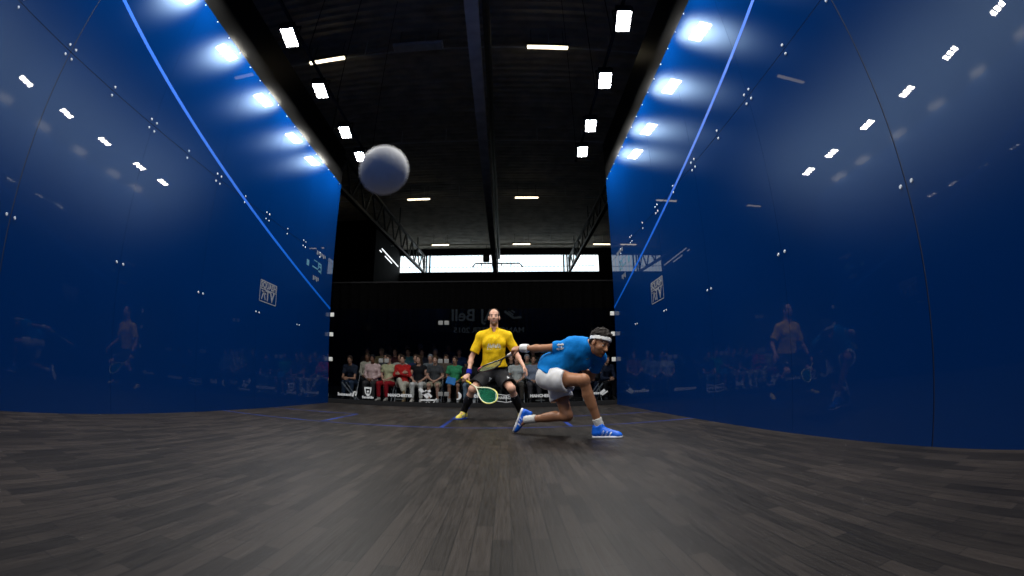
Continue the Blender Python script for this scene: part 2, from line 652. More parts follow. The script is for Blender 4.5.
# hall: floor, walls, ribbed roof deck
HX0, HX1, HY0, HY1, HZ = -12.5, 12.5, -6.0, 38.6, 11.9
bm = bmesh.new()
box(bm, (HX0, HY0, -0.06), (HX1, HY1, -0.021))
structure('floor_hall', bm, M['hallfloor'])
bm = bmesh.new()
box(bm, (HX0 - .2, HY0, -.05), (HX0, HY1, HZ))
structure('wall_hall_left', bm, M['hall'])
bm = bmesh.new()
box(bm, (HX1, HY0, -.05), (HX1 + .2, HY1, HZ))
structure('wall_hall_right', bm, M['hall'])
bm = bmesh.new()
box(bm, (HX0, HY0 - .2, -.05), (HX1, HY0, HZ))
structure('wall_hall_front', bm, M['hall'])
WZ0, WZ1, WXA, WXB = 9.76, 11.36, -8.40, 8.95
bm = bmesh.new()
box(bm, (HX0, HY1, -.05), (HX1, HY1 + .2, WZ0))
box(bm, (HX0, HY1, WZ1), (HX1, HY1 + .2, HZ))
box(bm, (HX0, HY1, WZ0), (WXA, HY1 + .2, WZ1))
box(bm, (WXB, HY1, WZ0), (HX1, HY1 + .2, WZ1))
structure('wall_hall_back', bm, M['hall'])
# ribbed deck: trapezoid ribs running across the hall
bm = bmesh.new()
y = HY0
prof = []
while y < HY1:
    prof += [(y, HZ), (y + .14, HZ), (y + .19, HZ + .12), (y + .32, HZ + .12)]
    y += .37
prof.append((HY1 + .2, HZ))
ra = [bm.verts.new((HX0, a, b)) for a, b in prof]
rb = [bm.verts.new((HX1, a, b)) for a, b in prof]
ta = [bm.verts.new((HX0, a, HZ + .25)) for a, b in (prof[0], prof[-1])]
tb = [bm.verts.new((HX1, a, HZ + .25)) for a, b in (prof[0], prof[-1])]
for k in range(len(prof) - 1):
    bm.faces.new((ra[k], ra[k + 1], rb[k + 1], rb[k]))
bm.faces.new((ta[0], ta[1], tb[1], tb[0]))
structure('ceiling', bm, M['roof'])

# daylight strip across the end wall
bm = bmesh.new()
box(bm, (WXA, HY1 + .06, WZ0), (WXB, HY1 + .10, WZ1))
win = structure('window_1', bm, M['window'])
bm = bmesh.new()
box(bm, (WXA, HY1 - .02, WZ1 - .06), (WXB, HY1 + .05, WZ1))
box(bm, (WXA, HY1 - .02, WZ0), (WXB, HY1 + .05, WZ0 + .05))
x = WXA
while x <= WXB:
    box(bm, (x - .02, HY1 + .0, WZ1 - .16), (x + .02, HY1 + .05, WZ1))
    x += .30
for x in (-6.05, -5.75, 5.85, 6.15):
    box(bm, (x - .06, HY1 - .04, WZ0), (x + .06, HY1 + .05, WZ1))
box(bm, (-.07, HY1 - .12, WZ0 - .3), (.20, HY1 + .05, WZ1))
from_bm('window_frame', bm, M['black'], win)
# bulkhead room in the left corner with two thin strips of side light
bm = bmesh.new()
box(bm, (HX0, 30.6, -.04), (WXA - .02, HY1 - .005, HZ - .01))
structure('wall_bulkhead', bm, M['hall'])
for i, (ya, yb, z0, z1) in enumerate(((32.4, 37.9, 10.16, 10.24), (33.4, 35.6, 9.86, 9.93), (31.8, 32.3, 9.88, 9.95)), 2):
    bm = bmesh.new()
    box(bm, (WXA - .019, ya, z0), (WXA + .01, yb, z1))
    structure('window_%d' % i, bm, M['window'])

# ---- roof steel
bm = bmesh.new()
box(bm, (-.22, HY0, 9.62), (.13, HY1 - .01, 9.68))
box(bm, (-.22, HY0, 9.95), (.13, HY1 - .01, 10.0))
box(bm, (-.07, HY0, 9.67), (-.03, HY1 - .01, 9.96))
yy = HY0 + 1
while yy < HY1:
    box(bm, (-.225, yy, 9.60), (.135, yy + .12, 9.622))
    yy += 6.2
ob = from_bm('roof_beam', bm, M['beam'])
tag(ob, 'long grey steel roof beam running down the middle of the hall', 'beam')
hangers(ob, [((-.05, HY0 + .5 + 6.2 * k, 9.95), (-.05, HY0 + .5 + 6.2 * k, HZ), .08) for k in range(8)], M['steel'])
bm = bmesh.new()
tube(bm, [(.30, HY0 + .3 + k * 2.2, 10.35 + .03 * math.sin(k * 1.7)) for k in range(20)], .11, 10)
ob2 = from_bm('cable_duct', bm, M['steel'])
tag(ob2, 'dark round duct hung beside the central grey roof beam', 'duct')
hangers(ob2, [((.30, HY0 + .3 + k * 4.4, 10.42), (.30, HY0 + .3 + k * 4.4, HZ), .02) for k in range(10)], M['steel'])


def truss(x, yn, zn0, zn1, yf, zf0, zf1, label):
    root = empty('roof_truss', (x, yn, zn0))
    P0 = lambda t: Vector((0, (yf - yn) * t, (zf0 - zn0) * t))
    P1 = lambda t: Vector((0, (yf - yn) * t, zn1 - zn0 + (zf1 - zn1) * t))
    b = bmesh.new()
    bar(b, P0(0), P0(1), .20, .16)
    from_bm('bottom_chord', b, M['steel'], root)
    b = bmesh.new()
    bar(b, P1(0), P1(1), .18, .14)
    from_bm('top_chord', b, M['steel'], root)
    b = bmesh.new()
    n = 12
    for k in range(n):
        t0, t1 = k / n, (k + 1) / n
        bar(b, P0(t0), P1((t0 + t1) / 2), .09)
        bar(b, P1((t0 + t1) / 2), P0(t1), .09)
    bar(b, P0(1), P1(1), .14)
    from_bm('web_brace', b, M['steel'], root)
    hangers(root, [(P1(t), (0, P1(t).y, HZ - zn0), .07) for t in (.125, .375, .625, .875)], M['steel'])
    tag(root, label, 'roof truss', 'steel roof trusses')
    return root


truss(-6.2, 12.0, 8.15, 9.7, 38.4, 9.75, 11.2, 'steel lattice roof truss sloping down beyond the left blue wall')
truss(6.3, 12.0, 9.75, 10.75, 38.4, 9.75, 10.95, 'steel lattice roof truss rising beside the right blue wall')

# purlin pipes
for i, (y, zz) in enumerate(((11.7, 11.2), (18.4, 11.24), (25.1, 11.2), (34.75, 11.16))):
    bm = bmesh.new()
    tube(bm, [((HX0 if y < 30 else WXA) + .02, y + .16, zz), (HX1 - .02, y + .16, zz)], .03, 8)
    ob = from_bm('conduit_pipe', bm, M['conduit'])
    hangers(ob, [((HX0 + 4.3 + k * 2.1, y + .16, zz), (HX0 + 4.3 + k * 2.1, y + .16, HZ), .03) for k in range(10)], M['conduit'], 'pipe_hanger')
    tag(ob, ('thin pipe across the roof in line with the nearest strip lights', 'thin pipe across the roof without any lights on it',
             'thin pipe across the roof in line with the middle strip lights', 'pale pipe across the roof above the far daylight strip')[i], 'pipe', 'pipes across the roof')

# strip lights under the roof
TZ = 11.06


def strip_light(x, y, label, lit=True, L=1.35, w=.15, rz=0.0):
    root = empty('strip_light', (x, y, TZ), rz)
    b = bmesh.new()
    box(b, (-L / 2 - .04, -w / 2 - .02, .03), (L / 2 + .04, w / 2 + .02, .13), .012)
    from_bm('housing', b, M['steel'] if lit else M['beam'], root)
    b = bmesh.new()
    box(b, (-L / 2, -w / 2, -.03), (L / 2, w / 2, .035), .02)
    from_bm('tube', b, M['tube'] if lit else M['conduit'], root)
    hangers(root, [((s * L, 0, .12), (s * L, 0, HZ - TZ), .02) for s in (-.4, .4)], M['steel'])
    tag(root, label, 'strip light', 'strip lights under the hall roof')
    return root


strip_light(-5.35, 11.7, 'lit strip light nearest the left floodlights, high on the left', rz=-.02)
strip_light(2.23, 11.7, 'lit strip light nearest the camera, right of the central beam')
strip_light(-2.05, 11.55, 'unlit grey fixture between the two nearest strip lights', lit=False, L=1.6, w=.34)
strip_light(-10.6, 25.1, 'lit strip light of the middle row far out beyond the left truss')
strip_light(-4.30, 25.1, 'lit strip light below the white ball, middle row, left of the beam')
strip_light(2.08, 25.1, 'lit strip light of the middle row, right of the central beam')
strip_light(-4.27, 34.6, 'lit strip light of the far row, left of the central beam')
strip_light(2.08, 34.6, 'lit strip light of the far row, just right of the central beam')
strip_light(8.45, 34.6, 'lit strip light of the far row beside the right blue wall')

# cable, bracket and loudspeaker in front of the daylight strip
bm = bmesh.new()
zc = 10.14
pts = [(WXA + .05 + k * .6, HY1 - .35, zc - .10 * math.cos((k - 14) / 14 * 1.5) + .10) for k in range(29)]
tube(bm, pts, .022, 6)
for x in (-7.5, 8):
    bar(bm, (x, HY1 - .35, zc + .08), (x, HY1 + .02, zc + .08), .03)
o = from_bm('catenary_cable', bm, M['black'])
tag(o, 'thin black cable strung across the far daylight strip', 'cable')
bm = bmesh.new()
tube(bm, [(-2.0, HY1 - .2, zc + .04), (-1.75, HY1 - .2, zc + .36), (2.0, HY1 - .2, zc + .36), (2.3, HY1 - .2, zc + .04)], .06, 8)
for x in (-1.2, -.3, .5, 1.3):
    bar(bm, (x, HY1 - .2, zc + .36), (x, HY1 - .2, zc + .15), .09)
for x in (-.9, 1.0):
    bar(bm, (x, HY1 - .2, zc + .36), (x, HY1 + .02, zc + .36), .07)
o = from_bm('cable_bracket', bm, M['black'])
tag(o, 'dark trestle-shaped bracket before the post in the daylight strip', 'bracket')
root = empty('loudspeaker', (-.72, 36.0, 10.02))
bm = bmesh.new()
box(bm, (-.26, -.2, .0), (.26, .2, .56), .05)
from_bm('cabinet', bm, M['black'], root)
bm = bmesh.new()
bmesh.ops.create_cone(bm, cap_ends=True, segments=20, radius1=.19, radius2=.15, depth=.03)
for v in bm.verts:
    v.co = Vector((v.co.x, -.205 + v.co.z, .26 + v.co.y))
from_bm('speaker_cone', bm, M['steel'], root)
bm = bmesh.new()
bar(bm, (0, 0, .54), (0, 0, 1.4), .04)
from_bm('hanger', bm, M['black'], root)
tag(root, 'small black loudspeaker hanging in front of the daylight strip', 'loudspeaker')

# ---- court floodlights
LY = [-.19, 1.43, 3.14, 4.76, 6.36, 7.97, 9.14]
LZ = 5.6


def make_flood():
    root = empty('floodlight')
    b = bmesh.new()
    w, l, t, d = .26, .52, .02, .10
    for lo, hi in (((-w / 2, -l / 2, d - t), (w / 2, l / 2, d)), ((-w / 2, -l / 2, 0), (-w / 2 + t, l / 2, d)), ((w / 2 - t, -l / 2, 0), (w / 2, l / 2, d)),
                   ((-w / 2, -l / 2, 0), (w / 2, -l / 2 + t, d)), ((-w / 2, l / 2 - t, 0), (w / 2, l / 2, d))):
        box(b, lo, hi)
    for k in range(9):
        box(b, (-w / 2 + .01, -l / 2 + .03 + k * .055, d), (w / 2 - .01, -l / 2 + .045 + k * .055, d + .05))
    from_bm('housing', b, M['black'], root)
    for k in (-1, 0, 1):
        b = bmesh.new()
        bmesh.ops.create_grid(b, x_segments=1, y_segments=1, size=.5)
        for v in b.verts:
            v.co = Vector((v.co.x * .20, k * .165 - v.co.y * .118, .012))
        o_ = from_bm('led_module', b, M['led'], root)
        if o_.data.polygons[0].normal.z > 0:
            o_.data.flip_normals()
    b = bmesh.new()
    for s in (-1, 1):
        bar(b, (s * .14, 0, .05), (s * .14, 0, .24), .02)
    bar(b, (-.15, 0, .24), (.15, 0, .24), .025)
    from_bm('yoke', b, M['black'], root)
    return root


ORD = ['nearest the front wall', 'second from the front wall', 'third from the front wall', 'fourth from the front wall', 'third from the back glass', 'second from the back glass', 'nearest the back glass']
first = None
for sgn, nm in ((-1, 'left'), (1, 'right')):
    for k, y in enumerate(LY):
        if first is None:
            o = first = make_flood()
        else:
            o = copy_tree(first)
        o.location = (sgn * 2.57, y, LZ)
        o.rotation_euler = (0, 0, math.radians(7) * (1 if sgn < 0 else -1))
        tag(o, 'white court floodlight over the %s wall, %s' % (nm, ORD[k]), 'floodlight', 'court floodlights')
    b = bmesh.new()
    tube(b, [(0, YF, 0), (0, D + .4, 0)], .03, 8)
    o = from_bm('light_rail', b, M['black'])
    hangers(o, [((0, yy, .02), (0, yy, HZ - LZ - .28), .012) for yy in (-.1, 2.2, 5.5, 7.2, 10.0)], M['black'], 'suspension_wire')
    o.location = (sgn * 2.57, 0, LZ + .282)
    tag(o, 'thin black rail carrying the %s row of floodlights' % nm, 'rail', 'floodlight rails')

# ------------------------------------------------------------------ figures: smooth implicit bodies
def grid_mesh(F, lo, h):
    """closed quad mesh of the F = 0 surface (surface nets)"""
    s = F < 0
    c = [(i, j, k) for i in (0, 1) for j in (0, 1) for k in (0, 1)]
    n = np.array(F.shape)
    sl = lambda o: tuple(slice(o[d], n[d] - 1 + o[d]) for d in range(3))
    cnt = sum(s[sl(o)].astype(np.int8) for o in c)
    act = (cnt > 0) & (cnt < 8)
    idx = np.argwhere(act)
    vid = -np.ones(act.shape, np.int64)
    vid[act] = np.arange(len(idx))
    vals = np.stack([F[idx[:, 0] + o[0], idx[:, 1] + o[1], idx[:, 2] + o[2]] for o in c], 1)
    off = np.array(c, float)
    acc = np.zeros((len(idx), 3))
    num = np.zeros(len(idx))
    for a in range(8):
        for b in range(a + 1, 8):
            if np.abs(off[a] - off[b]).sum() != 1:
                continue
            va, vb = vals[:, a], vals[:, b]
            m = (va < 0) != (vb < 0)
            t = np.where(m, va / np.where(np.abs(va - vb) < 1e-9, 1e-9, va - vb), 0)
            p = off[a] + t[:, None] * (off[b] - off[a])
            acc += np.where(m[:, None], p, 0)
            num += m
    V = (idx + acc / num[:, None]) * h + lo
    quads = []
    for ax in range(3):
        o = [0, 0, 0]
        o[ax] = 1
        a_ = s[tuple(slice(0, n[d] - o[d]) for d in range(3))]
        b_ = s[tuple(slice(o[d], n[d]) for d in range(3))]
        e = np.argwhere(a_ != b_)
        u, v = [d for d in range(3) if d != ax]
        e = e[(e[:, u] > 0) & (e[:, v] > 0) & (e[:, u] < n[u] - 1) & (e[:, v] < n[v] - 1)]
        inside = s[e[:, 0], e[:, 1], e[:, 2]]

        def cell(du, dv):
            q = e.copy()
            q[:, u] += du
            q[:, v] += dv
            return vid[q[:, 0], q[:, 1], q[:, 2]]
        Q = np.stack([cell(-1, -1), cell(0, -1), cell(0, 0), cell(-1, 0)], 1)
        flip = inside if ax != 1 else ~inside
        Q[~flip] = Q[~flip][:, ::-1]
        quads.append(Q)
    Q = np.concatenate(quads)
    Q = Q[(Q >= 0).all(1)]
    return V, Q


class Blob:
    """a signed-distance grid that shapes are blended into or carved out of"""

    def __init__(self, lo, hi, h):
        self.lo, self.h = A(*lo), h
        n = np.ceil((A(*hi) - self.lo) / h).astype(int) + 1
        self.ax = [self.lo[d] + h * np.arange(n[d]) for d in range(3)]
        self.F = np.full(n, 1.0, np.float32)

    def _win(self, lo, hi):
        return tuple(slice(max(0, int((lo[d] - self.lo[d]) / self.h)), max(0, min(self.F.shape[d], int((hi[d] - self.lo[d]) / self.h) + 2))) for d in range(3))

    def apply(self, fn, lo, hi, k=0.01, op='add'):
        pad = k + 0.03
        w = self._win(A(*lo) - pad, A(*hi) + pad)
        if any(q.stop <= q.start for q in w):
            return self
        P = np.stack(np.meshgrid(*[self.ax[d][w[d]] for d in range(3)], indexing='ij'), -1)
        d = fn(P).astype(np.float32)
        f = self.F[w]
        if op == 'add':
            t = np.clip(.5 + .5 * (f - d) / k, 0, 1)
            self.F[w] = f * (1 - t) + d * t - k * t * (1 - t)
        else:
            d = -d
            t = np.clip(.5 - .5 * (f - d) / k, 0, 1)
            self.F[w] = f * (1 - t) + d * t + k * t * (1 - t)
        return self

    def cone(self, a, b, ra, rb, k=0.012, op='add'):
        a, b = A(*a), A(*b)
        ab = b - a
        L2 = ab @ ab + 1e-12

        def fn(P):
            t = np.clip(((P - a) @ ab) / L2, 0, 1)
            return np.linalg.norm(P - a - t[..., None] * ab, axis=-1) - (ra + (rb - ra) * t)
        r = max(ra, rb)
        return self.apply(fn, np.minimum(a, b) - r, np.maximum(a, b) + r, k, op)

    def ell(self, c, r, R=None, k=0.012, op='add'):
        c, r = A(*c), A(*r)
        R = np.eye(3) if R is None else R

        def fn(P):
            q = (P - c) @ R
            k0 = np.linalg.norm(q / r, axis=-1)
            k1 = np.linalg.norm(q / (r * r), axis=-1) + 1e-9
            return k0 * (k0 - 1) / k1
        m = r.max()
        return self.apply(fn, c - m, c + m, k, op)

    def rbox(self, c, half, rad, R=None, k=0.01, op='add'):
        c, half = A(*c), A(*half)
        R = np.eye(3) if R is None else R

        def fn(P):
            q = np.abs((P - c) @ R) - (half - rad)
            return np.linalg.norm(np.maximum(q, 0), axis=-1) + np.minimum(q.max(-1), 0) - rad
        m = np.linalg.norm(half)
        return self.apply(fn, c - m, c + m, k, op)

    def join(self, o, k):
        f, d = self.F, o.F
        t = np.clip(.5 + .5 * (f - d) / k, 0, 1)
        self.F = f * (1 - t) + d * t - k * t * (1 - t)
        return self

    def cut(self, p, n):
        """remove everything on the side n points to"""
        p, n = A(*p), nrm(n)
        P = np.stack(np.meshgrid(*self.ax, indexing='ij'), -1)
        self.F = np.maximum(self.F, ((P - p) @ n).astype(np.float32))
        return self

    def trim(self, p, n, lo, hi):
        """the same, only inside a window"""
        w = self._win(A(*lo), A(*hi))
        P = np.stack(np.meshgrid(*[self.ax[d][w[d]] for d in range(3)], indexing='ij'), -1)
        self.F[w] = np.maximum(self.F[w], ((P - A(*p)) @ nrm(n)).astype(np.float32))
        return self

    def mesh(self, name, mats, parent=None, relax=2, folds=0.0, fscale=(9, 9, 9), fseed=0.0, pick=None):
        self.F[0], self.F[-1] = 1, 1
        self.F[:, 0], self.F[:, -1] = 1, 1
        self.F[:, :, 0], self.F[:, :, -1] = 1, 1
        V, Q = grid_mesh(self.F, self.lo, self.h)
        E_ = np.concatenate([Q[:, [0, 1]], Q[:, [1, 2]], Q[:, [2, 3]], Q[:, [3, 0]]])
        for it in range(relax):
            acc = np.zeros_like(V)
            n = np.zeros(len(V))
            np.add.at(acc, E_[:, 0], V[E_[:, 1]])
            np.add.at(acc, E_[:, 1], V[E_[:, 0]])
            np.add.at(n, E_[:, 0], 1)
            np.add.at(n, E_[:, 1], 1)
            V = V + 0.5 * (acc / np.maximum(n, 1)[:, None] - V)
        if folds:
            fn = np.cross(V[Q[:, 2]] - V[Q[:, 0]], V[Q[:, 3]] - V[Q[:, 1]])
            vn = np.zeros_like(V)
            for k in range(4):
                np.add.at(vn, Q[:, k], fn)
            vn /= np.linalg.norm(vn, axis=1)[:, None] + 1e-12
            fs = fscale
            dn = np.array([noise.noise((v[0] * fs[0] + fseed, v[1] * fs[1], v[2] * fs[2])) + .5 * noise.noise((v[0] * fs[0] * 2.1, v[1] * fs[1] * 2.1 + fseed, v[2] * fs[2] * 2.1)) for v in V])
            V = V + vn * (folds * dn)[:, None]
        me = bpy.data.meshes.new(name)
        me.vertices.add(len(V))
        me.vertices.foreach_set('co', V.astype(np.float32).ravel())
        me.loops.add(len(Q) * 4)
        me.loops.foreach_set('vertex_index', Q.astype(np.int32).ravel())
        me.polygons.add(len(Q))
        me.polygons.foreach_set('loop_start', np.arange(0, len(Q) * 4, 4, dtype=np.int32))
        me.polygons.foreach_set('loop_total', np.full(len(Q), 4, np.int32))
        me.polygons.foreach_set('use_smooth', np.ones(len(Q), bool))
        if pick is not None:
            me.polygons.foreach_set('material_index', pick(V[Q].mean(1)).astype(np.int32))
        me.update()
        me.validate()
        return new_obj(name, me, parent, mats)


def frame(F, U):
    """columns: left, forward, up"""
    F = nrm(F)
    U = nrm(A(*U) - F * (A(*U) @ F))
    return np.stack([np.cross(U, F) * -1 if False else np.cross(F, U) * -1, F, U], 1)


def bounds(J, pad):
    P = np.array([v for v in J.values() if np.shape(v) == (3,)])
    return P.min(0) - pad, P.max(0) + pad


def add_torso(S, J, g=0.0, k=0.04, w=1.0):
    """chest, belly and seat; g grows it for clothes"""
    cf, pf = J['chestF'], J['pelvF']
    ch, pe = J['chest'], J['pelv']
    S.ell(ch + cf @ A(0, -.005, .03), (.155 * w + g, .112 + g, .19 + g), cf, k)
    S.ell(ch + cf @ A(0, .0, .12), (.165 * w + g, .092 + g, .085 + g), cf, k)
    mid = (ch + pe) / 2
    S.cone(ch + cf @ A(0, 0, -.05), pe + pf @ A(0, 0, .05), .118 * w + g, .125 * w + g, k)
    S.ell(mid, (.145 * w + g, .105 + g, .14 + g), cf, k)
    S.cone(J['hipR'] + pf @ A(.02, 0, .03), J['hipL'] + pf @ A(-.02, 0, .03), .105 + g, .105 + g, k)
    for s in ('R', 'L'):
        S.ell(J['hip' + s] + pf @ A(0, -.055, -.01), (.085 + g, .09 + g, .10 + g), pf, k)
        sh = J['sh' + s]
        S.cone(J['neck'] - cf @ A(0, 0, .03), sh, .062 + g, .058 + g, k)
        S.ell(ch + cf @ A(.07 * (1 if s == 'L' else -1), .075, .07), (.075 + g, .045 + g, .06 + g), cf, k)


def add_limbs(S, J, f=1.0, k=0.02):
    for s in ('R', 'L'):
        sh, el, wr = J['sh' + s], J['el' + s], J['wr' + s]
        S.ell(sh, (.062 * f,) * 3, None, .03)
        S.cone(sh, el, .051 * f, .037 * f, k)
        m = sh + (el - sh) * .5
        S.ell(m, (.048 * f, .048 * f, .048 * f), None, .03)
        S.cone(el, wr, .037 * f, .025 * f, k)
        S.ell(el + (wr - el) * .28, (.040 * f,) * 3, None, .03)
        hp, kn, an = J['hip' + s], J['knee' + s], J['ank' + s]
        S.cone(hp, kn, .088 * f, .058 * f, .03)
        S.ell(hp + (kn - hp) * .35, (.092 * f,) * 3, None, .04)
        S.ell(kn, (.060 * f,) * 3, None, .02)
        S.cone(kn, an, .053 * f, .036 * f, k)
        bk = nrm(np.cross(np.cross(hp - kn, an - kn), an - kn))
        if np.linalg.norm(np.cross(nrm(hp - kn), nrm(an - kn))) < .15:
            bk = J['pelvF'] @ A(0, -1, 0)
        if bk @ nrm(hp - kn) < 0:
            bk = -bk
        cp = kn + (an - kn) * .30 + bk * .016
        S.cone(cp, kn + (an - kn) * .52 + bk * .008, .050 * f, .042 * f, .03)
        if 'toe' + s in J:
            S.cone(an, an + (J['toe' + s] - an) * .45 - A(0, 0, .0), .030, .020, .015)


def add_head(S, J, f=1.0, detail=True):
    hf, c = J['headF'], J['head']
    T = lambda *p: c + hf @ (A(*p) * f)
    r = lambda *q: tuple(x * f for x in q)
    S.cone(J['neck'], T(0, -.025, -.06), .058 * f, .055 * f, .025)
    S.ell(T(0, -.012, .035), r(.074, .095, .085), hf, .02)
    S.ell(T(0, .028, -.03), r(.060, .066, .083), hf, .02)
    S.ell(T(0, .045, -.075), r(.046, .045, .038), hf, .02)
    S.ell(T(0, .078, -.100), r(.020, .017, .015), hf, .015)
    S.cone(T(0, .088, .006), T(0, .112, -.030), .008 * f, .0135 * f, .012)
    S.ell(T(0, .098, -.034), r(.018, .012, .010), hf, .008)
    S.cone(T(-.034, .080, .023), T(.034, .080, .023), .012 * f, .012 * f, .012)
    for s in (-1, 1):
        S.ell(T(s * .038, .062, -.026), r(.022, .022, .02), hf, .015)
        S.ell(T(s * .031, .098, .001), r(.017, .012, .010), hf, .008, 'sub')
        S.ell(T(s * .031, .078, .001), r(.0125, .0125, .0125), hf, .003)
        S.ell(T(s * .076, -.006, -.012), r(.010, .021, .032), hf, .006)
    S.ell(T(0, .091, -.057), r(.023, .010, .006), hf, .005)
    S.ell(T(0, .090, -.069), r(.020, .010, .007), hf, .005)


def skin_mat(name, J, c, f=1.0, dark=None):
    """skin with eyes, brows, lips (and stubble) placed in the frame of the head"""
    m, nt, p, N, L = nodes_of(name)
    p.inputs['Roughness'].default_value = .48
    p.inputs['Specular IOR Level'].default_value = .35
    tc = N('ShaderNodeTexCoord')
    nz = N('ShaderNodeTexNoise')
    nz.inputs['Scale'].default_value = 25
    L(tc.outputs['Object'], nz.inputs['Vector'])
    ramp = N('ShaderNodeValToRGB')
    ramp.color_ramp.elements[0].color = (*[q * .92 for q in c], 1)
    ramp.color_ramp.elements[1].color = (*[min(1, q * 1.08) for q in c], 1)
    L(nz.outputs['Fac'], ramp.inputs['Fac'])

    def val(x):
        return x

    def op(o, a, b_=0.0, c_=None):
        n = N('ShaderNodeMath')
        n.operation = o
        for i, q in enumerate((a, b_) if c_ is None else (a, b_, c_)):
            if isinstance(q, (int, float)):
                n.inputs[i].default_value = q
            else:
                L(q, n.inputs[i])
        return n.outputs[0]

    sub = N('ShaderNodeVectorMath')
    sub.operation = 'SUBTRACT'
    L(tc.outputs['Object'], sub.inputs[0])
    sub.inputs[1].default_value = tuple(J['head'])

    def dot(v):
        n = N('ShaderNodeVectorMath')
        n.operation = 'DOT_PRODUCT'
        L(sub.outputs[0], n.inputs[0])
        n.inputs[1].default_value = tuple(v / f)
        return n.outputs['Value']
    X, Y, Z = (dot(J['headF'][:, k]) for k in range(3))
    AX = op('ABSOLUTE', X)

    def step(v, lo, hi):
        n = N('ShaderNodeMapRange')
        n.interpolation_type = 'SMOOTHSTEP'
        n.inputs['From Min'].default_value = lo
        n.inputs['From Max'].default_value = hi
        L(v, n.inputs['Value'])
        return n.outputs[0]

    def ellipse(xx, zz, x0, z0, rx, rz, soft=.2, ymin=.05):
        u = op('DIVIDE', op('SUBTRACT', xx, x0), rx)
        w = op('DIVIDE', op('SUBTRACT', zz, z0), rz)
        e = op('ADD', op('MULTIPLY', u, u), op('MULTIPLY', w, w))
        n = N('ShaderNodeMapRange')
        n.interpolation_type = 'SMOOTHSTEP'
        n.inputs['From Min'].default_value = 1 + soft
        n.inputs['From Max'].default_value = 1 - soft
        L(e, n.inputs['Value'])
        return op('MULTIPLY', n.outputs[0], step(Y, ymin - .008, ymin + .008))
    col = ramp.outputs['Color']

    def lay(col, mask, rgb):
        n = N('ShaderNodeMix')
        n.data_type = 'RGBA'
        L(mask, n.inputs[0])
        L(col, n.inputs[6])
        n.inputs[7].default_value = (*rgb, 1)
        return n.outputs[2]
    if dark is not None:
        jaw = op('MULTIPLY', step(Z, -.028, -.055), step(Y, -.012, .022))
        jaw = op('MULTIPLY', jaw, step(Z, -.150, -.118))
        # cheeks stay bare
        bare = ellipse(AX, Z, .0, -.030, .062, .026, .5, -.5)
        jaw = op('MULTIPLY', jaw, op('SUBTRACT', 1.0, bare))
        fz = N('ShaderNodeTexNoise')
        fz.inputs['Scale'].default_value = 420
        L(tc.outputs['Object'], fz.inputs['Vector'])
        jaw = op('MULTIPLY', jaw, op('ADD', .62, op('MULTIPLY', fz.outputs['Fac'], .5)))
        mo = op('MULTIPLY', ellipse(AX, Z, .0, -.050, .030, .008, .6), .9)
        col = lay(col, op('MINIMUM', op('MAXIMUM', jaw, mo), .92), tuple(q * dark for q in c))
    col = lay(col, ellipse(AX, Z, .0, -.063, .023, .0085, .35), (c[0] * .80, c[1] * .55, c[2] * .52))
    col = lay(col, ellipse(AX, Z, .0, -.0632, .021, .0016, .5), (c[0] * .25, c[1] * .16, c[2] * .15))
    zb = op('ADD', Z, op('MULTIPLY', op('POWER', op('SUBTRACT', AX, .030), 2.0), 9.0))
    col = lay(col, op('MULTIPLY', ellipse(AX, zb, .033, .027, .022, .0055, .5), .9), (.018, .012, .009))
    col = lay(col, ellipse(AX, Z, .031, .001, .0150, .0082, .25), (c[0] * .35, c[1] * .28, c[2] * .25))
    col = lay(col, ellipse(AX, Z, .031, .0005, .0128, .0058, .25), (.42, .40, .37))
    col = lay(col, ellipse(AX, Z, .031, .0010, .0056, .0062, .25), (.020, .013, .010))
    L(col, p.inputs['Base Color'])
    return m


def add_hand(S, wr, d, n, side, curl=(.35, .45, .3), spread=.06, thumb=.5, f=1.0):
    """palm, four unequal fingers and a thumb; d runs wrist to fingers, the palm faces n"""
    d = nrm(d)
    n = nrm(A(*n) - d * (A(*n) @ d))
    s = np.cross(d, n) if side == 'R' else np.cross(n, d)     # towards the thumb
    R = np.stack([s, d, n], 1)
    S.ell(wr + d * .045 * f, (.038 * f, .058 * f, .018 * f), R, .014)
    S.rbox(wr + d * .065 * f, (.038 * f, .034 * f, .014 * f), .012 * f, R, .012)
    tips = []
    for o, L, q in ((.029, .070, 1.0), (.0098, .080, .3), (-.0098, .074, -.4), (-.028, .058, -1.1)):
        p = wr + d * .090 * f + s * o * f
        a = 0.0
        dd = nrm(d + s * spread * q)
        for j, (fr, ca) in enumerate(zip((.46, .31, .26), curl)):
            a += ca
            e = dd * math.cos(a) + n * math.sin(a)
            p2 = p + e * L * f * fr
            S.cone(p, p2, (.0092 - .0007 * j) * f, (.0086 - .0008 * j) * f, .004)
            p = p2
        tips.append(p)
    p = wr + d * .028 * f + s * .026 * f + n * .006 * f
    t1 = nrm(d * .62 + s * .72 + n * thumb * .5)
    p1 = p + t1 * .045 * f
    S.cone(p, p1, .0135 * f, .0105 * f, .012)
    t2 = nrm(d * .85 + s * (.45 - thumb * .9) + n * thumb)
    p2 = p1 + t2 * .034 * f
    S.cone(p1, p2, .0105 * f, .009 * f, .005)
    t3 = nrm(t2 - s * thumb * .5 + n * thumb * .2)
    S.cone(p2, p2 + t3 * .026 * f, .009 * f, .0075 * f, .005)
    return tips


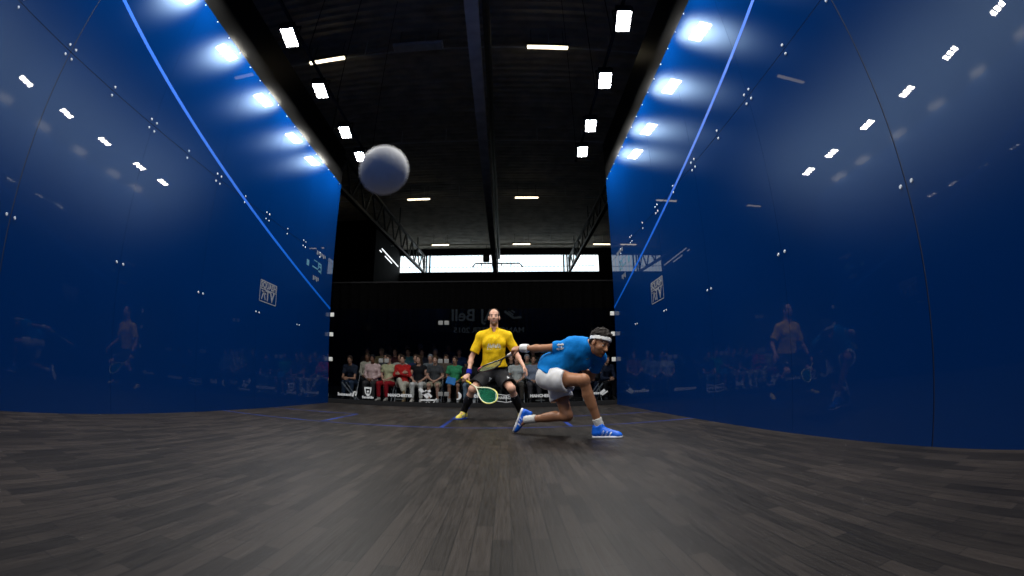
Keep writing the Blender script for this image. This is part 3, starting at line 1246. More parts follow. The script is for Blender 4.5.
def make_shoe(parent, heel, toe, up, upper, sole, lace, L=None, h=.006):
    """low court shoe; heel and toe are the ends of the sole"""
    heel, toe = A(*heel), A(*toe)
    d = nrm(toe - heel)
    L = np.linalg.norm(toe - heel)
    u = nrm(A(*up) - d * (A(*up) @ d))
    s = np.cross(d, u)
    R = np.stack([d, s, u], 1)
    T = lambda x, y, z: heel + R @ A(x * L, y, z)
    lo = np.minimum.reduce([T(x, y, z) for x in (-.15, 1.15) for y in (-.08, .08) for z in (-.03, .16)])
    hi = np.maximum.reduce([T(x, y, z) for x in (-.15, 1.15) for y in (-.08, .08) for z in (-.03, .16)])
    S = Blob(lo, hi, h)
    S.cone(T(.16, 0, .050), T(.42, 0, .055), .042, .044, .02)
    S.cone(T(.42, 0, .055), T(.82, .004, .032), .046, .034, .02)
    S.ell(T(.80, .003, .026), (.055, .042, .026), R, .02)
    S.cone(T(.14, 0, .05), T(.15, 0, .105), .040, .042, .02)
    S.cone(T(.36, 0, .06), T(.27, 0, .112), .042, .040, .02)
    S.cone(T(.20, 0, .105), T(.18, 0, .16), .034, .040, .006, 'sub')
    S.trim(T(0, 0, .016), -u, lo - 1, hi + 1)
    o = S.mesh('shoe', [upper], parent, 2)
    S = Blob(lo, hi, h)
    for xa, xb, ra, rb in ((.13, .45, .038, .040), (.45, .74, .040, .046), (.74, .86, .046, .038)):
        S.cone(T(xa, 0, .012), T(xb, .003, .012), ra, rb, .02)
    S.trim(T(0, 0, .024), u, lo - 1, hi + 1)
    S.trim(T(0, 0, .0), -u, lo - 1, hi + 1)
    S.mesh('sole', [sole], o, 1)
    bm = bmesh.new()
    for k in range(4):
        x = .40 + k * .085
        z = .108 - k * .011
        w_ = .020
        tube(bm, [T(x, -w_, z - .010), T(x + .02, 0, z), T(x, w_, z - .010)], .0035, 6)
        tube(bm, [T(x, w_, z - .010), T(x + .05, 0, z - .003), T(x + .085, -w_, z - .018)], .003, 6)
    from_bm('laces', bm, lace, o, True)
    if h < .007:
        for sg in (-1, 1):
            bm = bmesh.new()
            for x in (.34, .46, .58):
                bar(bm, T(x, sg * .09, .026), T(x + .07, sg * .09, .078 - (x - .34) * .06), .013, .002, up=tuple(s))
            bmesh.ops.subdivide_edges(bm, edges=bm.edges[:], cuts=1)
            drape(bm, o, -s * sg, .004)
            from_bm('side_stripe', bm, sole, o)
    return o


def cuff(name, a, b, ra, rb, m, parent, h=.006, rough=0.0, grow=0.0):
    """a knitted tube round a limb"""
    a, b = A(*a), A(*b)
    d = nrm(b - a)
    S = Blob(np.minimum(a, b) - .12, np.maximum(a, b) + .12, h)
    S.cone(a - d * .03, b + d * .03, ra, rb, .01)
    S.cut(a, -d)
    S.cut(b, d)
    return S.mesh(name, [m], parent, 1, rough, (60, 60, 60))


def body_mesh(J, mats, parent, h=.006, f=1.0, hands=(), stubble=True, hd=1.0):
    lo, hi = bounds(J, .2)
    S = Blob(lo, hi, h)
    add_torso(S, J, -.014)
    add_limbs(S, J, f)
    add_head(S, J, hd)
    for (side, d, n, curl, spread, thumb) in hands:
        add_hand(S, J['wr' + side], d, n, side, curl, spread, thumb)
    return S.mesh('body', mats, parent, 1)


def shirt_mesh(J, m, parent, h=.006, sleeve=.62, hem=.0, folds=.006, collar=.07, grow=.012, seed=0.0, name='shirt', sr=1.0, long=False, loose=0.0, vee=0.0):
    lo, hi = bounds({k: J[k] for k in ('chest', 'pelv', 'neck', 'shR', 'shL', 'elR', 'elL', 'hipR', 'hipL') + (('wrR', 'wrL') if long else ())}, .22)
    S = Blob(lo, hi, h)
    S0 = S
    add_torso(S, J, grow)
    pf, cf = J['pelvF'], J['chestF']
    if loose:
        S.cone(J['chest'] + cf @ A(0, .0, -.06), J['pelv'] + pf @ A(0, 0, .02), .115 + grow, .135 + grow + loose * .4, .05)
        S.ell(J['pelv'] + pf @ A(0, .005, .07), (.155 + grow + loose, .122 + grow + loose * .6, .11), pf, .05)
    else:
        S.ell(J['pelv'] + pf @ A(0, 0, .03), (.165 + grow, .125 + grow, .10), pf, .05)
    for s in ('R', 'L'):
        sh, el = J['sh' + s], J['el' + s]
        S.ell(sh, (.070 + grow * .5,) * 3, None, .03)
        if long:
            wr = J['wr' + s]
            S.cone(sh, el, .064, .052, .03)
            S.cone(el, el + (wr - el) * .93, .052, .038, .02)
            continue
        e = sh + (el - sh) * sleeve
        dd = nrm(el - sh)
        S = Blob(lo, hi, h)
        S.cone(sh, e + dd * .02, .066 * sr, .068 * sr, .03)
        w_ = .11
        S.trim(e, dd, e - w_, e + w_ + dd * .06)
        S.cone(e - dd * .03, e + dd * .05, .050, .054, .004, 'sub')
        S0.join(S, .022)
    S = S0
    S.trim(J['pelv'] + pf @ A(0, 0, -.035 - hem), -pf[:, 2], lo - 1, hi + 1)
    # neck opening
    S.cone(J['neck'] + cf @ A(0, .008, -.015), J['neck'] + cf @ A(0, .02, .2), collar, collar, .006, 'sub')
    if vee:
        S.cone(J['neck'] + cf @ A(0, .09, .05), J['neck'] + cf @ A(0, .135, -vee), .045, .012, .006, 'sub')
    o = S.mesh(name, [m], parent, 2, folds, (11, 11, 7), seed)
    return o


def shorts_mesh(J, m, parent, h=.006, leg=.62, folds=.006, r0=.108, r1=.112, waist=.07, seed=0.0, name='shorts', hollow=True, mats=None):
    lo, hi = bounds({k: J[k] for k in ('pelv', 'hipR', 'hipL', 'kneeR', 'kneeL')}, .2)
    S = Blob(lo, hi, h)
    pf = J['pelvF']
    S.cone(J['hipR'] + pf @ A(.02, 0, .03), J['hipL'] + pf @ A(-.02, 0, .03), .118, .118, .05)
    S.ell(J['pelv'] + pf @ A(0, 0, .03), (.158, .122, .11), pf, .05)
    for s in ('R', 'L'):
        hp, kn = J['hip' + s], J['knee' + s]
        S.ell(hp + pf @ A(0, -.055, -.01), (.098, .105, .112), pf, .04)
        e = hp + (kn - hp) * leg
        d = nrm(kn - hp)
        S1 = Blob(lo, hi, h)
        S1.cone(hp, e + d * .03, r0, r1, .035)
        S1.trim(e, d, e - .16, e + .16 + d * .06)
        if hollow:
            S1.cone(e - d * .07, e + d * .06, r1 * .72, r1 - .012, .006, 'sub')
        S.join(S1, .03)
    S.trim(J['pelv'] + pf @ A(0, 0, waist), pf[:, 2], lo - 1, hi + 1)
    return S.mesh(name, mats or [m], parent, 2, folds, (9, 9, 5), seed)


def trousers_mesh(J, m, parent, h=.009, folds=.005, name='trousers', seed=0.0, end=.93):
    lo, hi = bounds({k: J[k] for k in ('pelv', 'hipR', 'hipL', 'kneeR', 'kneeL', 'ankR', 'ankL')}, .2)
    S = Blob(lo, hi, h)
    pf = J['pelvF']
    S.cone(J['hipR'], J['hipL'], .118, .118, .05)
    S.ell(J['pelv'] + pf @ A(0, 0, .03), (.155, .122, .11), pf, .05)
    for s in ('R', 'L'):
        hp, kn, an = J['hip' + s], J['knee' + s], J['ank' + s]
        S1 = Blob(lo, hi, h)
        S1.ell(hp, (.120, .120, .120), None, .04)
        S1.cone(hp, kn, .110, .076, .035)
        e = kn + (an - kn) * end
        S1.cone(kn, e, .076, .058, .02)
        S1.trim(e, nrm(an - kn), e - .09, e + .09)
        S.join(S1, .03)
    S.trim(J['pelv'] + pf @ A(0, 0, .08), pf[:, 2], J['pelv'] - .26, J['pelv'] + .26)
    return S.mesh(name, [m], parent, 2, folds, (8, 8, 6), seed)


def hair_mesh(J, m, parent, thick=.014, f=1.0, h=.006, rough=.004, style='short', name='hair', rs=60, band=None):
    hf, c = J['headF'], J['head']
    T = lambda *p: c + hf @ (A(*p) * f)
    S = Blob(c - .22 - (.12 if style == 'long' else 0), c + .22, h)
    t = thick
    S.ell(T(0, -.014, .037), ((.076 + t) * f, (.096 + t) * f, (.086 + t) * f), hf, .02)
    if style == 'long':
        for s in (-1, 1):
            S.cone(T(s * .07, -.02, .0), T(s * .085, -.035, -.15), .034, .03, .03)
        S.cone(T(0, -.07, .0), T(0, -.09, -.16), .06, .05, .03)
    # keep the face free
    S.cone(T(0, .09, -.16), T(0, .105, .018), .085 * f, .062 * f, .01, 'sub')
    S.cone(T(-.05, .1, .0), T(.05, .1, .0), .058 * f, .058 * f, .01, 'sub')
    if style != 'long':
        S.trim(T(0, 0, -.045), -hf[:, 2], c - 1, c + 1)
        for s in (-1, 1):
            S.ell(T(s * .095, .004, -.018), (.035 * f, .036 * f, .04 * f), hf, .008, 'sub')
    if style == 'shaved':
        S.ell(T(0, .115, .085), (.075 * f, .085 * f, .075 * f), hf, .01, 'sub')
        S.ell(T(.06, .09, .075), (.04 * f, .06 * f, .06 * f), hf, .01, 'sub')
        S.ell(T(-.06, .09, .075), (.04 * f, .06 * f, .06 * f), hf, .01, 'sub')
    if band is not None:
        p0, p1, up = band
        P = np.stack(np.meshgrid(*S.ax, indexing='ij'), -1)
        slab = np.maximum((P - p1) @ up, -((P - p0) @ up)).astype(np.float32)
        S.F = np.maximum(S.F, -slab - .002)
        low = ((P - p0) @ up < 0) & ((P - c) @ hf[:, 1] > -.035)
        S.F[low] = 1.0
    return S.mesh(name, [m], parent, 1, rough, (rs, rs, rs))


def make_racket(name, butt, axis, face, m_frame, m_bumper, m_string, m_grip, label, group='squash rackets'):
    """squash racket: wrapped grip, shaft, open throat, teardrop head with strings"""
    butt = A(*butt)
    d = nrm(axis)
    n = nrm(A(*face) - d * (A(*face) @ d))
    s = np.cross(d, n)
    root = empty(name, butt)
    T = lambda x, y, z=0.0: Vector(d * x + s * y + n * z)
    prof = [(.315, .012), (.36, .038), (.40, .066), (.44, .089), (.48, .104), (.52, .112), (.56, .113), (.60, .104), (.635, .083), (.66, .055), (.678, .022)]
    loop = [T(x, y) for x, y in prof] + [T(.682, 0)] + [T(x, -y) for x, y in prof[::-1]]
    b = bmesh.new()
    tube(b, [T(.18, 0), T(.25, 0), T(.30, .006)] + loop + [T(.30, -.006), T(.25, 0)], .0085, 8, flat=1.0)
    fr = from_bm('frame', b, m_frame, root, True)
    b = bmesh.new()
    tube(b, [T(x * 1.004, y * 1.03) for x, y in prof[5:]] + [T(.687, 0)] + [T(x * 1.004, -y * 1.03) for x, y in prof[5:][::-1]], .0095, 8)
    from_bm('bumper', b, m_bumper, fr, True)
    b = bmesh.new()

    def half(x):
        for (x0, y0), (x1, y1) in zip(prof[:-1], prof[1:]):
            if x0 <= x <= x1:
                return y0 + (y1 - y0) * (x - x0) / (x1 - x0)
        return 0
    k = 0
    x = .375
    while x < .675:
        y = half(x)
        if y > .012:
            tube(b, [T(x, -y, .0008 * (-1) ** k), T(x, y, .0008 * (-1) ** k)], .0011, 5)
        x += .0165
        k += 1
    for j in range(-6, 7):
        y = j * .0165
        xs = [x for x in np.linspace(.32, .68, 140) if half(x) >= abs(y) + .002]
        if len(xs) > 2:
            x0 = max(xs[0], .36) if abs(j) < 2 else xs[0]
            tube(b, [T(x0, y, .0006), T(xs[-1], y, .0006)], .0011, 5)
    from_bm('strings', b, m_string, root)
    b = bmesh.new()
    pts = [T(x, 0) for x in (0, .006, .012, .10, .19, .196)]
    tube(b, pts, [.014, .019, .0165, .0155, .015, .011], 8)
    for k in range(9):
        x = .02 + k * .019
        tube(b, [T(x + .004 * q / 6, .0165 * math.cos(q), .0165 * math.sin(q)) for q in [i * .7 for i in range(10)]], .0014, 5)
    from_bm('grip', b, m_grip, root, True)
    tag(root, label, 'racket', group)
    return root


# ------------------------------------------------------------------ the player in yellow
def yellow_player():
    J = dict(pelv=A(.615, 6.95, .74), hipR=A(.515, 6.94, .665), hipL=A(.715, 6.94, .665), kneeR=A(.310, 6.62, .46), ankR=A(.155, 6.84, .105), toeR=A(.09, 6.62, .03),
             kneeL=A(.875, 6.58, .47), ankL=A(1.02, 6.88, .105), toeL=A(1.09, 6.66, .03), chest=A(.622, 6.86, 1.09), neck=A(.625, 6.85, 1.345), head=A(.627, 6.80, 1.545),
             shR=A(.425, 6.86, 1.245), elR=A(.280, 6.86, .935), wrR=A(.250, 6.66, .675), shL=A(.822, 6.86, 1.255), elL=A(.965, 6.90, .985), wrL=A(1.060, 6.67, .795))
    J['chestF'] = frame((.03, -1, -.10), (0, -.06, 1))
    J['pelvF'] = frame((0, -1, -.12), (0, -.12, 1))
    J['headF'] = frame((-.03, -1, .06), (0, .05, 1))
    root = empty('squash_player', (.615, 6.9, 0))
    par = None
    dR = nrm(J['wrR'] - J['elR'])
    rk = nrm(A(.415, -.26, -.27))                                   # racket axis, grip to tip
    dG = nrm(dR - rk * (dR @ rk))
    nG = np.cross(rk, dG)
    hands = [('R', dG, nG, (1.15, 1.35, 1.0), .0, .75),
             ('L', (.45, -.35, -.85), (-.75, .1, -.5), (.25, .35, .25), .12, .25)]
    tip = nrm(A(.45, -.35, -.85))
    b = body_mesh(J, [skin_mat('fair_skin', J, (.60, .33, .225), 1.07, .34)], root, .006, 1.0, hands, True, 1.07)
    kids = [b]
    yel = mat('yellow_knit', (.80, .50, .008), .8, .15, .10, 60, .1)
    sh = shirt_mesh(J, yel, root, .006, .74, -.10, .011, .066, .024, 3.0, 'polo_shirt', 1.12, False, .02, .10)
    kids.append(sh)
    cf, nk, ch = J['chestF'], J['neck'], J['chest']
    # open collar
    S = Blob(nk - .18, nk + .18, .005)
    S.cone(nk + cf @ A(0, .004, -.035), nk + cf @ A(0, .012, .030), .104, .080, .006)
    S.cone(nk + cf @ A(0, .004, -.12), nk + cf @ A(0, .012, -.03), .086, .080, .004, 'sub')
    S.cone(nk + cf @ A(0, .004, -.04), nk + cf @ A(0, .016, .10), .080, .046, .004, 'sub')
    S.cut(nk + cf @ A(0, 0, .034), cf @ A(0, -.25, 1))
    S.cut(nk + cf @ A(0, 0, -.034), cf @ A(0, .1, -1))
    S.cone(nk + cf @ A(0, .085, .06), nk + cf @ A(0, .12, -.10), .042, .012, .004, 'sub')
    kids.append(S.mesh('collar', [yel], sh, 1))
    pr = mat('pale_print', (.70, .66, .50), .7, .2, .3, 50)
    bm = bmesh.new()
    for k in range(6):
        x = -.082 + k * .033
        pts = [(x - .012, -.035), (x + .006, .030), (x + .020, -.030)] if k % 2 == 0 else [(x, .03), (x + .004, -.03), (x + .022, -.01), (x + .006, .006)]
        for (xa, za), (xb, zb_) in zip(pts[:-1], pts[1:]):
            bar(bm, (xa, 0, za), (xb, 0, zb_), .012, .002, up=(0, 1, 0))
    bar(bm, (-.10, 0, -.05), (.11, 0, -.042), .012, .002, up=(0, 1, 0))
    bm2 = bmesh.ops.subdivide_edges(bm, edges=bm.edges[:], cuts=2)
    c0 = ch + A(0, 0, .015)
    bm.transform(Matrix.Translation(c0))
    drape(bm, sh, A(0, 1, 0), .006)
    from_bm('chest_print', bm, pr, sh)
    blk = mat('black_shorts_cloth', (.012, .012, .014), .7, .25, .2, 20)
    so = shorts_mesh(J, blk, root, .006, .80, .009, .115, .118, .12, 8.0)
    for (x, z) in ((.0, 0.0), (.26, .015)):
        bm = bmesh.new()
        for q in range(3):
            bar(bm, (.56 + x + .012 * q - .012, 6.3, .60 + z - .03 + .02 * q), (.56 + x + .014 * q, 6.3, .60 + z + .035 - .01 * q), .010, .002, up=(0, 1, 0))
        bmesh.ops.subdivide_edges(bm, edges=bm.edges[:], cuts=1)
        drape(bm, so, A(0, 1, 0), .005)
        from_bm('shorts_print', bm, M['print'], so)
    sock = mat('black_long_sock', (.010, .010, .013), .85, .15, .2, 80)
    for s in ('R', 'L'):
        kn, an = J['knee' + s], J['ank' + s]
        S = Blob(np.minimum(kn, an) - .12, np.maximum(kn, an) + .12, .006)
        d = nrm(an - kn)
        a = kn + (an - kn) * .27
        S.cone(a - d * .03, kn + (an - kn) * .55, .064, .058, .03)
        S.cone(kn + (an - kn) * .5, an + d * .04, .058, .045, .03)
        S.cut(a, -d)
        S.cut(an + d * .03, d)
        S.mesh('sock', [sock], root, 1)
        bm = bmesh.new()
        p = kn + (an - kn) * .36
        bar(bm, p + A(-.03, -.10, .012), p + A(.03, -.10, .03), .014, .002, up=(0, 1, 0))
        bar(bm, p + A(-.01, -.10, -.02), p + A(.02, -.10, .045), .012, .002, up=(0, 1, 0))
        bmesh.ops.subdivide_edges(bm, edges=bm.edges[:], cuts=1)
        drape(bm, root.children[-1], A(0, 1, 0), .004)
        from_bm('sock_print', bm, M['print'], root.children[-1])
    cuff('wristband', J['wrR'] + dR * -.085, J['wrR'] + dR * -.005, .043, .039, mat('deep_blue_terry', (.015, .02, .28), .95, .1, .2, 90), root, .006, .002)
    hair_mesh(J, mat('cropped_dark_hair', (.045, .03, .022), .9, .1, .3, 120), root, .0045, 1.07, .005, .001, 'shaved')
    yu = mat('yellow_blue_shoe', (.72, .60, .10), .5, .3, .1, 15)
    bs = mat('blue_sole', (.03, .10, .55), .5, .3, .1, 15)
    for s, (h_, t_) in (('R', ((.185, 6.90, .0), (.075, 6.635, .0))), ('L', ((1.0, 6.94, .0), (1.11, 6.675, .0)))):
        make_shoe(root, h_, t_, (0, 0, 1), yu, bs, M['print'])
    hold = J['wrR'] + dG * .088 + nG * .030
    reparent(root)
    tag(root, 'squash player in yellow polo shirt and black shorts, crouching with racket held low', 'person', 'squash players')
    make_racket('squash_racket', hold - rk * .06, rk, A(.25, -1, .12), mat('white_yellow_frame', (.74, .74, .52), .3, .5, .06), mat('yellow_frame_end', (.72, .66, .12), .4, .5, .06),
                mat('green_string', (.0, .42, .20), .4, .4, .08), mat('yellow_grip_tape', (.80, .62, .05), .7, .2, .1),
                'green-strung white-rimmed squash racket held low by the player in yellow')
    return root


def drape(bm, obj, dirn, lift):
    """lay flat print pieces onto a garment along dirn"""
    from mathutils.bvhtree import BVHTree
    me = obj.data
    t = BVHTree.FromPolygons([v.co for v in me.vertices], [p.vertices for p in me.polygons])
    d = Vector(dirn).normalized()
    for v in bm.verts:
        hit = t.ray_cast(v.co - d * 1.2, d)
        if hit[0] is not None:
            base = (v.co - hit[0]).dot(d)
            v.co = hit[0] - d * lift * (.3 if v.index % 2 else .8)


def reparent(root):
    """parts are modelled in place; keep them there under a root that stands on the floor"""
    inv = Matrix.Translation(-Vector(root.location))
    for c in root.children:
        c.matrix_parent_inverse = inv


# ------------------------------------------------------------------ the player in blue
def blue_player():
    J = dict(pelv=A(1.285, 4.63, .675), hipR=A(1.25, 4.53, .60), hipL=A(1.325, 4.71, .62), kneeR=A(1.535, 4.20, .575), ankR=A(1.705, 4.27, .105), toeR=A(1.86, 4.19, .03),
             kneeL=A(1.425, 4.60, .205), ankL=A(1.025, 4.86, .155), toeL=A(.90, 4.92, .04), chest=A(1.475, 4.53, .815), neck=A(1.635, 4.43, .925), head=A(1.735, 4.35, .935),
             shR=A(1.46, 4.44, .918), elR=A(1.175, 4.52, .908), wrR=A(.955, 4.68, .925), shL=A(1.765, 4.55, .80), elL=A(1.70, 4.70, .60), wrL=A(1.56, 4.62, .74))
    ax = nrm(A(.35, -.20, .25))
    J['chestF'] = frame((.005, -.136, -.123), ax)
    J['pelvF'] = frame((.75, -.35, -.45), (.5, -.15, .75))
    J['headF'] = frame((.50, -.78, -.40), (.34, -.12, .90))
    HS = 1.08
    root = empty('squash_player', (1.35, 4.55, 0))
    dR = nrm(J['wrR'] - J['elR'])
    rk = nrm(A(-.61, .72, -.33))
    dG = nrm(dR - rk * (dR @ rk)) if abs(dR @ rk) < .8 else nrm(A(-.55, .25, .75) - rk * (A(-.55, .25, .75) @ rk))
    # racket lies almost along the arm: fingers wrap across it
    fing = nrm(A(-.35, -.80, -.25) - rk * (A(-.35, -.80, -.25) @ rk))
    hands = [('R', nrm(dR + A(0, -.10, -.15)), A(.10, .62, -.75), (.95, 1.15, .8), .03, .7),
             ('L', (-.55, -.45, .35), (.2, -.5, -.7), (.5, .6, .4), .04, .4)]
    sk = [skin_mat('brown_skin', J, (.36, .165, .082), HS, .22)]
    body_mesh(J, sk, root, .006, 1.0, hands, True, HS)
    blu = mat('bright_blue_knit', (.002, .185, .56), .8, .15, .08, 60, .1)
    sh = shirt_mesh(J, blu, root, .006, .64, .0, .011, .070, .026, 5.0, 't_shirt', .98, False, .012)
    bm = bmesh.new()
    c = J['shR'] + (J['elR'] - J['shR']) * .40
    for (x0, z0, x1, z1) in ((-.035, .02, .03, .022), (-.02, -.035, -.016, .035), (.006, -.03, .010, .03), (-.005, .022, .028, .03), (-.04, -.02, .0, -.018), (.014, -.022, .03, -.01)):
        bar(bm, c + A(x0, 0, z0), c + A(x1, 0, z1), .012, .002, up=(0, 1, 0))
    bmesh.ops.subdivide_edges(bm, edges=bm.edges[:], cuts=2)
    drape(bm, sh, A(0, 1, 0), .006)
    from_bm('sleeve_print', bm, M['print'], sh)
    bm = bmesh.new()
    c = J['chest'] + A(.14, 0, -.03)
    bar(bm, c + A(-.02, 0, 0), c + A(.02, 0, .004), .012, .002, up=(0, 1, 0))
    bar(bm, c + A(-.004, 0, -.012), c + A(.012, 0, .014), .010, .002, up=(0, 1, 0))
    bmesh.ops.subdivide_edges(bm, edges=bm.edges[:], cuts=1)
    drape(bm, sh, A(0, 1, 0), .006)
    from_bm('chest_print', bm, M['print_cyan'], sh)
    wht = mat('white_shorts_cloth', (.70, .69, .68), .75, .2, .05, 20)
    shorts_mesh(J, wht, root, .006, .58, .012, .122, .126, .075, 2.0)
    wsock = mat('white_sock', (.74, .72, .66), .9, .1, .08, 80)
    for s, q in (('R', .80), ('L', .76)):
        kn, an = J['knee' + s], J['ank' + s]
        d = nrm(an - kn)
        cuff('sock', kn + (an - kn) * q, an + d * .03, .045, .046, wsock, root, .006, .003)
    cuff('wristband', J['wrR'] - dR * .10, J['wrR'] - dR * .008, .045, .042, mat('white_terry', (.78, .77, .74), .95, .1, .06, 90), root, .006, .003)
    hf, c = J['headF'], J['head']
    T = lambda *p: c + hf @ (A(*p) * HS)
    up = hf @ nrm(A(0, -.30, 1))
    p0, p1 = T(0, .0, .024), T(0, .0, .064)
    hair_mesh(J, mat('dark_curly_hair', (.012, .008, .006), .75, .2, .4, 90), root, .022, HS, .006, .014, rs=45, band=(p0, p1, up))
    S = Blob(c - .2, c + .2, .005)
    S.ell(T(0, -.010, .030), (.090 * HS, .113 * HS, .105 * HS), hf, .01)
    S.cut(p1, up)
    S.cut(p0, -up)
    S.ell(T(0, -.012, .035), (.064 * HS, .084 * HS, .14 * HS), hf, .004, 'sub')
    S.mesh('headband', [mat('white_band', (.82, .81, .78), .9, .1, .05, 90)], root, 1)
    up_ = mat('royal_blue_shoe', (.006, .12, .66), .45, .3, .1, 20)
    so_ = mat('white_sole', (.76, .76, .80), .5, .3, .05)
    make_shoe(root, (1.625, 4.285, 0), (1.915, 4.155, 0), (0, 0, 1), up_, so_, M['print'])
    make_shoe(root, (.968, 4.90, .285), (.862, 4.93, .012), (.93, -.1, -.36), up_, so_, M['print'])
    reparent(root)
    tag(root, 'squash player in bright blue shirt and white shorts, lunging low with headband', 'person', 'squash players')
    dH, nH = nrm(dR + A(0, -.10, -.15)), A(.10, .62, -.75)
    nH = nrm(nH - dH * (nH @ dH))
    hold = J['wrR'] + dH * .085 + nH * .030
    make_racket('squash_racket', hold - rk * .075, rk, A(.255, -.215, -.94), mat('dark_frame', (.03, .035, .03), .3, .5, .1), mat('pink_red_frame_end', (.62, .16, .22), .4, .5, .06),
                mat('pale_green_string', (.42, .46, .22), .5, .3, .1), mat('white_grip_tape', (.74, .66, .60), .8, .2, .08),
                'dark squash racket seen edge on, trailing from the hand of the player in blue')
    return root


yellow_player()
blue_player()

# ball
S = Blob(A(-.03, -.03, -.03), A(.03, .03, .03), .0015)
S.ell(A(0, 0, 0), (.0200, .0200, .0200))
o = S.mesh('squash_ball', [mat('white_rubber', (.90, .89, .86), .6, .3, .02, 300, .03)], None, 2)
o.location = (.7065, .1235, .7495)
tag(o, 'white squash ball in mid air close to the camera', 'ball')

# ------------------------------------------------------------------ the crowd behind the back glass
def sit(kind):
    J = dict(pelv=A(0, .08, .565), hipR=A(-.09, .06, .535), hipL=A(.09, .06, .535), kneeR=A(-.13, -.36, .525), kneeL=A(.13, -.36, .525), ankR=A(-.13, -.33, .105), ankL=A(.13, -.33, .105),
             toeR=A(-.14, -.50, .03), toeL=A(.14, -.50, .03), chest=A(0, .11, .875), neck=A(0, .10, 1.115), head=A(0, .06, 1.295),
             shR=A(-.18, .10, 1.045), shL=A(.18, .10, 1.045), elR=A(-.235, .04, .785), elL=A(.235, .04, .785), wrR=A(-.085, -.17, .675), wrL=A(.085, -.17, .675))
    cf, hf = (0, -1, -.05), (0, -1, -.08)
    hands = [('R', (.75, -.55, -.25), (.2, .2, -.9), (.4, .5, .3), .05, .3), ('L', (-.75, -.55, -.25), (-.2, .2, -.9), (.4, .5, .3), .05, .3)]
    if kind == 'lean':
        J.update(chest=A(0, -.01, .845), neck=A(0, -.08, 1.07), head=A(0, -.15, 1.235), shR=A(-.18, -.06, 1.00), shL=A(.18, -.06, 1.00),
                 elR=A(-.20, -.25, .655), elL=A(.20, -.25, .655), wrR=A(-.05, -.47, .665), wrL=A(.05, -.47, .665))
        cf, hf = (0, -1, -.35), (.1, -1, -.15)
        hands = [('R', (.6, -.7, -.2), (.6, .5, -.3), (.5, .6, .4), .04, .4), ('L', (-.6, -.7, -.2), (-.6, .5, -.3), (.5, .6, .4), .04, .4)]
    if kind == 'crossed':
        J.update(elR=A(-.245, .02, .80), elL=A(.245, .02, .80), wrR=A(.045, -.115, .885), wrL=A(-.045, -.145, .845), kneeR=A(.0, -.38, .655), ankR=A(.16, -.50, .305), toeR=A(.20, -.66, .25))
        hands = [('R', (.9, .1, .1), (.1, .9, 0), (.3, .3, .2), .03, .2), ('L', (-.9, .1, .1), (-.1, .9, 0), (.3, .3, .2), .03, .2)]
    if kind == 'thighs':
        J.update(elR=A(-.26, .07, .775), elL=A(.26, .07, .775), wrR=A(-.12, -.16, .655), wrL=A(.12, -.16, .655))
        hands = [('R', (.25, -.9, -.25), (.1, -.2, -.9), (.3, .4, .3), .06, .3), ('L', (-.25, -.9, -.25), (-.1, -.2, -.9), (.3, .4, .3), .06, .3)]
        hf = (-.25, -1, -.02)
    J['chestF'] = frame(cf, (0, cf[2] * .9 if cf[2] < -.2 else 0, 1))
    J['pelvF'] = frame((0, -1, 0), (0, 0, 1))
    J['headF'] = frame(hf, (0, 0, 1))
    return J, hands


GREY = [mat('plain_cloth', (.2, .2, .2))]
TONES = (('light_skin', (.56, .32, .23)), ('tan_skin', (.40, .21, .135)), ('deep_skin', (.20, .09, .05)))
PH = .0095
PROTO = {}


def grab(o):
    """keep a part's mesh and drop the object that carried it"""
    me = o.data
    for c in list(o.children):
        bpy.data.objects.remove(c)
    bpy.data.objects.remove(o)
    return me


for kd in ('lap', 'lean', 'crossed', 'thighs'):
    J, hands = sit(kd)
    P = {'skins': [skin_mat('%s_%s' % (n_, kd), J, c_) for n_, c_ in TONES]}
    P['body'] = grab(body_mesh(J, GREY, None, PH * .85, .96, hands, False, 1.0))
    P['tee'] = grab(shirt_mesh(J, GREY[0], None, PH, .62, .02, .008, .068, .020, 1.0, 't_shirt'))
    P['top'] = grab(shirt_mesh(J, GREY[0], None, PH, .62, .02, .009, .068, .021, 4.0, 'shirt', 1.0, True))
    P['vest'] = grab(shirt_mesh(J, GREY[0], None, PH, .14, .02, .006, .080, .018, 2.0, 'sleeveless_top'))
    P['trousers'] = grab(trousers_mesh(J, GREY[0], None, PH, .007, 'trousers', 3.0))
    P['shorts'] = grab(shorts_mesh(J, GREY[0], None, PH, .88, .007, .108, .098, .07, 6.0, 'shorts', False))
    P['short'] = grab(hair_mesh(J, GREY[0], None, .012, 1.0, .008, .003))
    P['long'] = grab(hair_mesh(J, GREY[0], None, .014, 1.0, .008, .004, 'long'))
    for s in ('R', 'L'):
        d = nrm(J['toe' + s] - J['ank' + s])
        dn = nrm(A(d[0], d[1], 0)) if kd != 'crossed' or s == 'L' else nrm(A(.25, -.9, -.25))
        z0 = J['ank' + s] - A(0, 0, .105) if kd != 'crossed' or s == 'L' else J['ank' + s] - A(0, 0, .10)
        P['shoe' + s] = grab(make_shoe(None, z0 - dn * .07, z0 + dn * .20, (0, 0, 1), GREY[0], GREY[0], GREY[0], None, .009))
    PROTO[kd] = P

CL = {}


def cloth(col):
    if col not in CL:
        CL[col] = mat('cloth_%s' % '_'.join('%02d' % int(c * 99) for c in col), col, .8, .2, .18, 22)
    return CL[col]


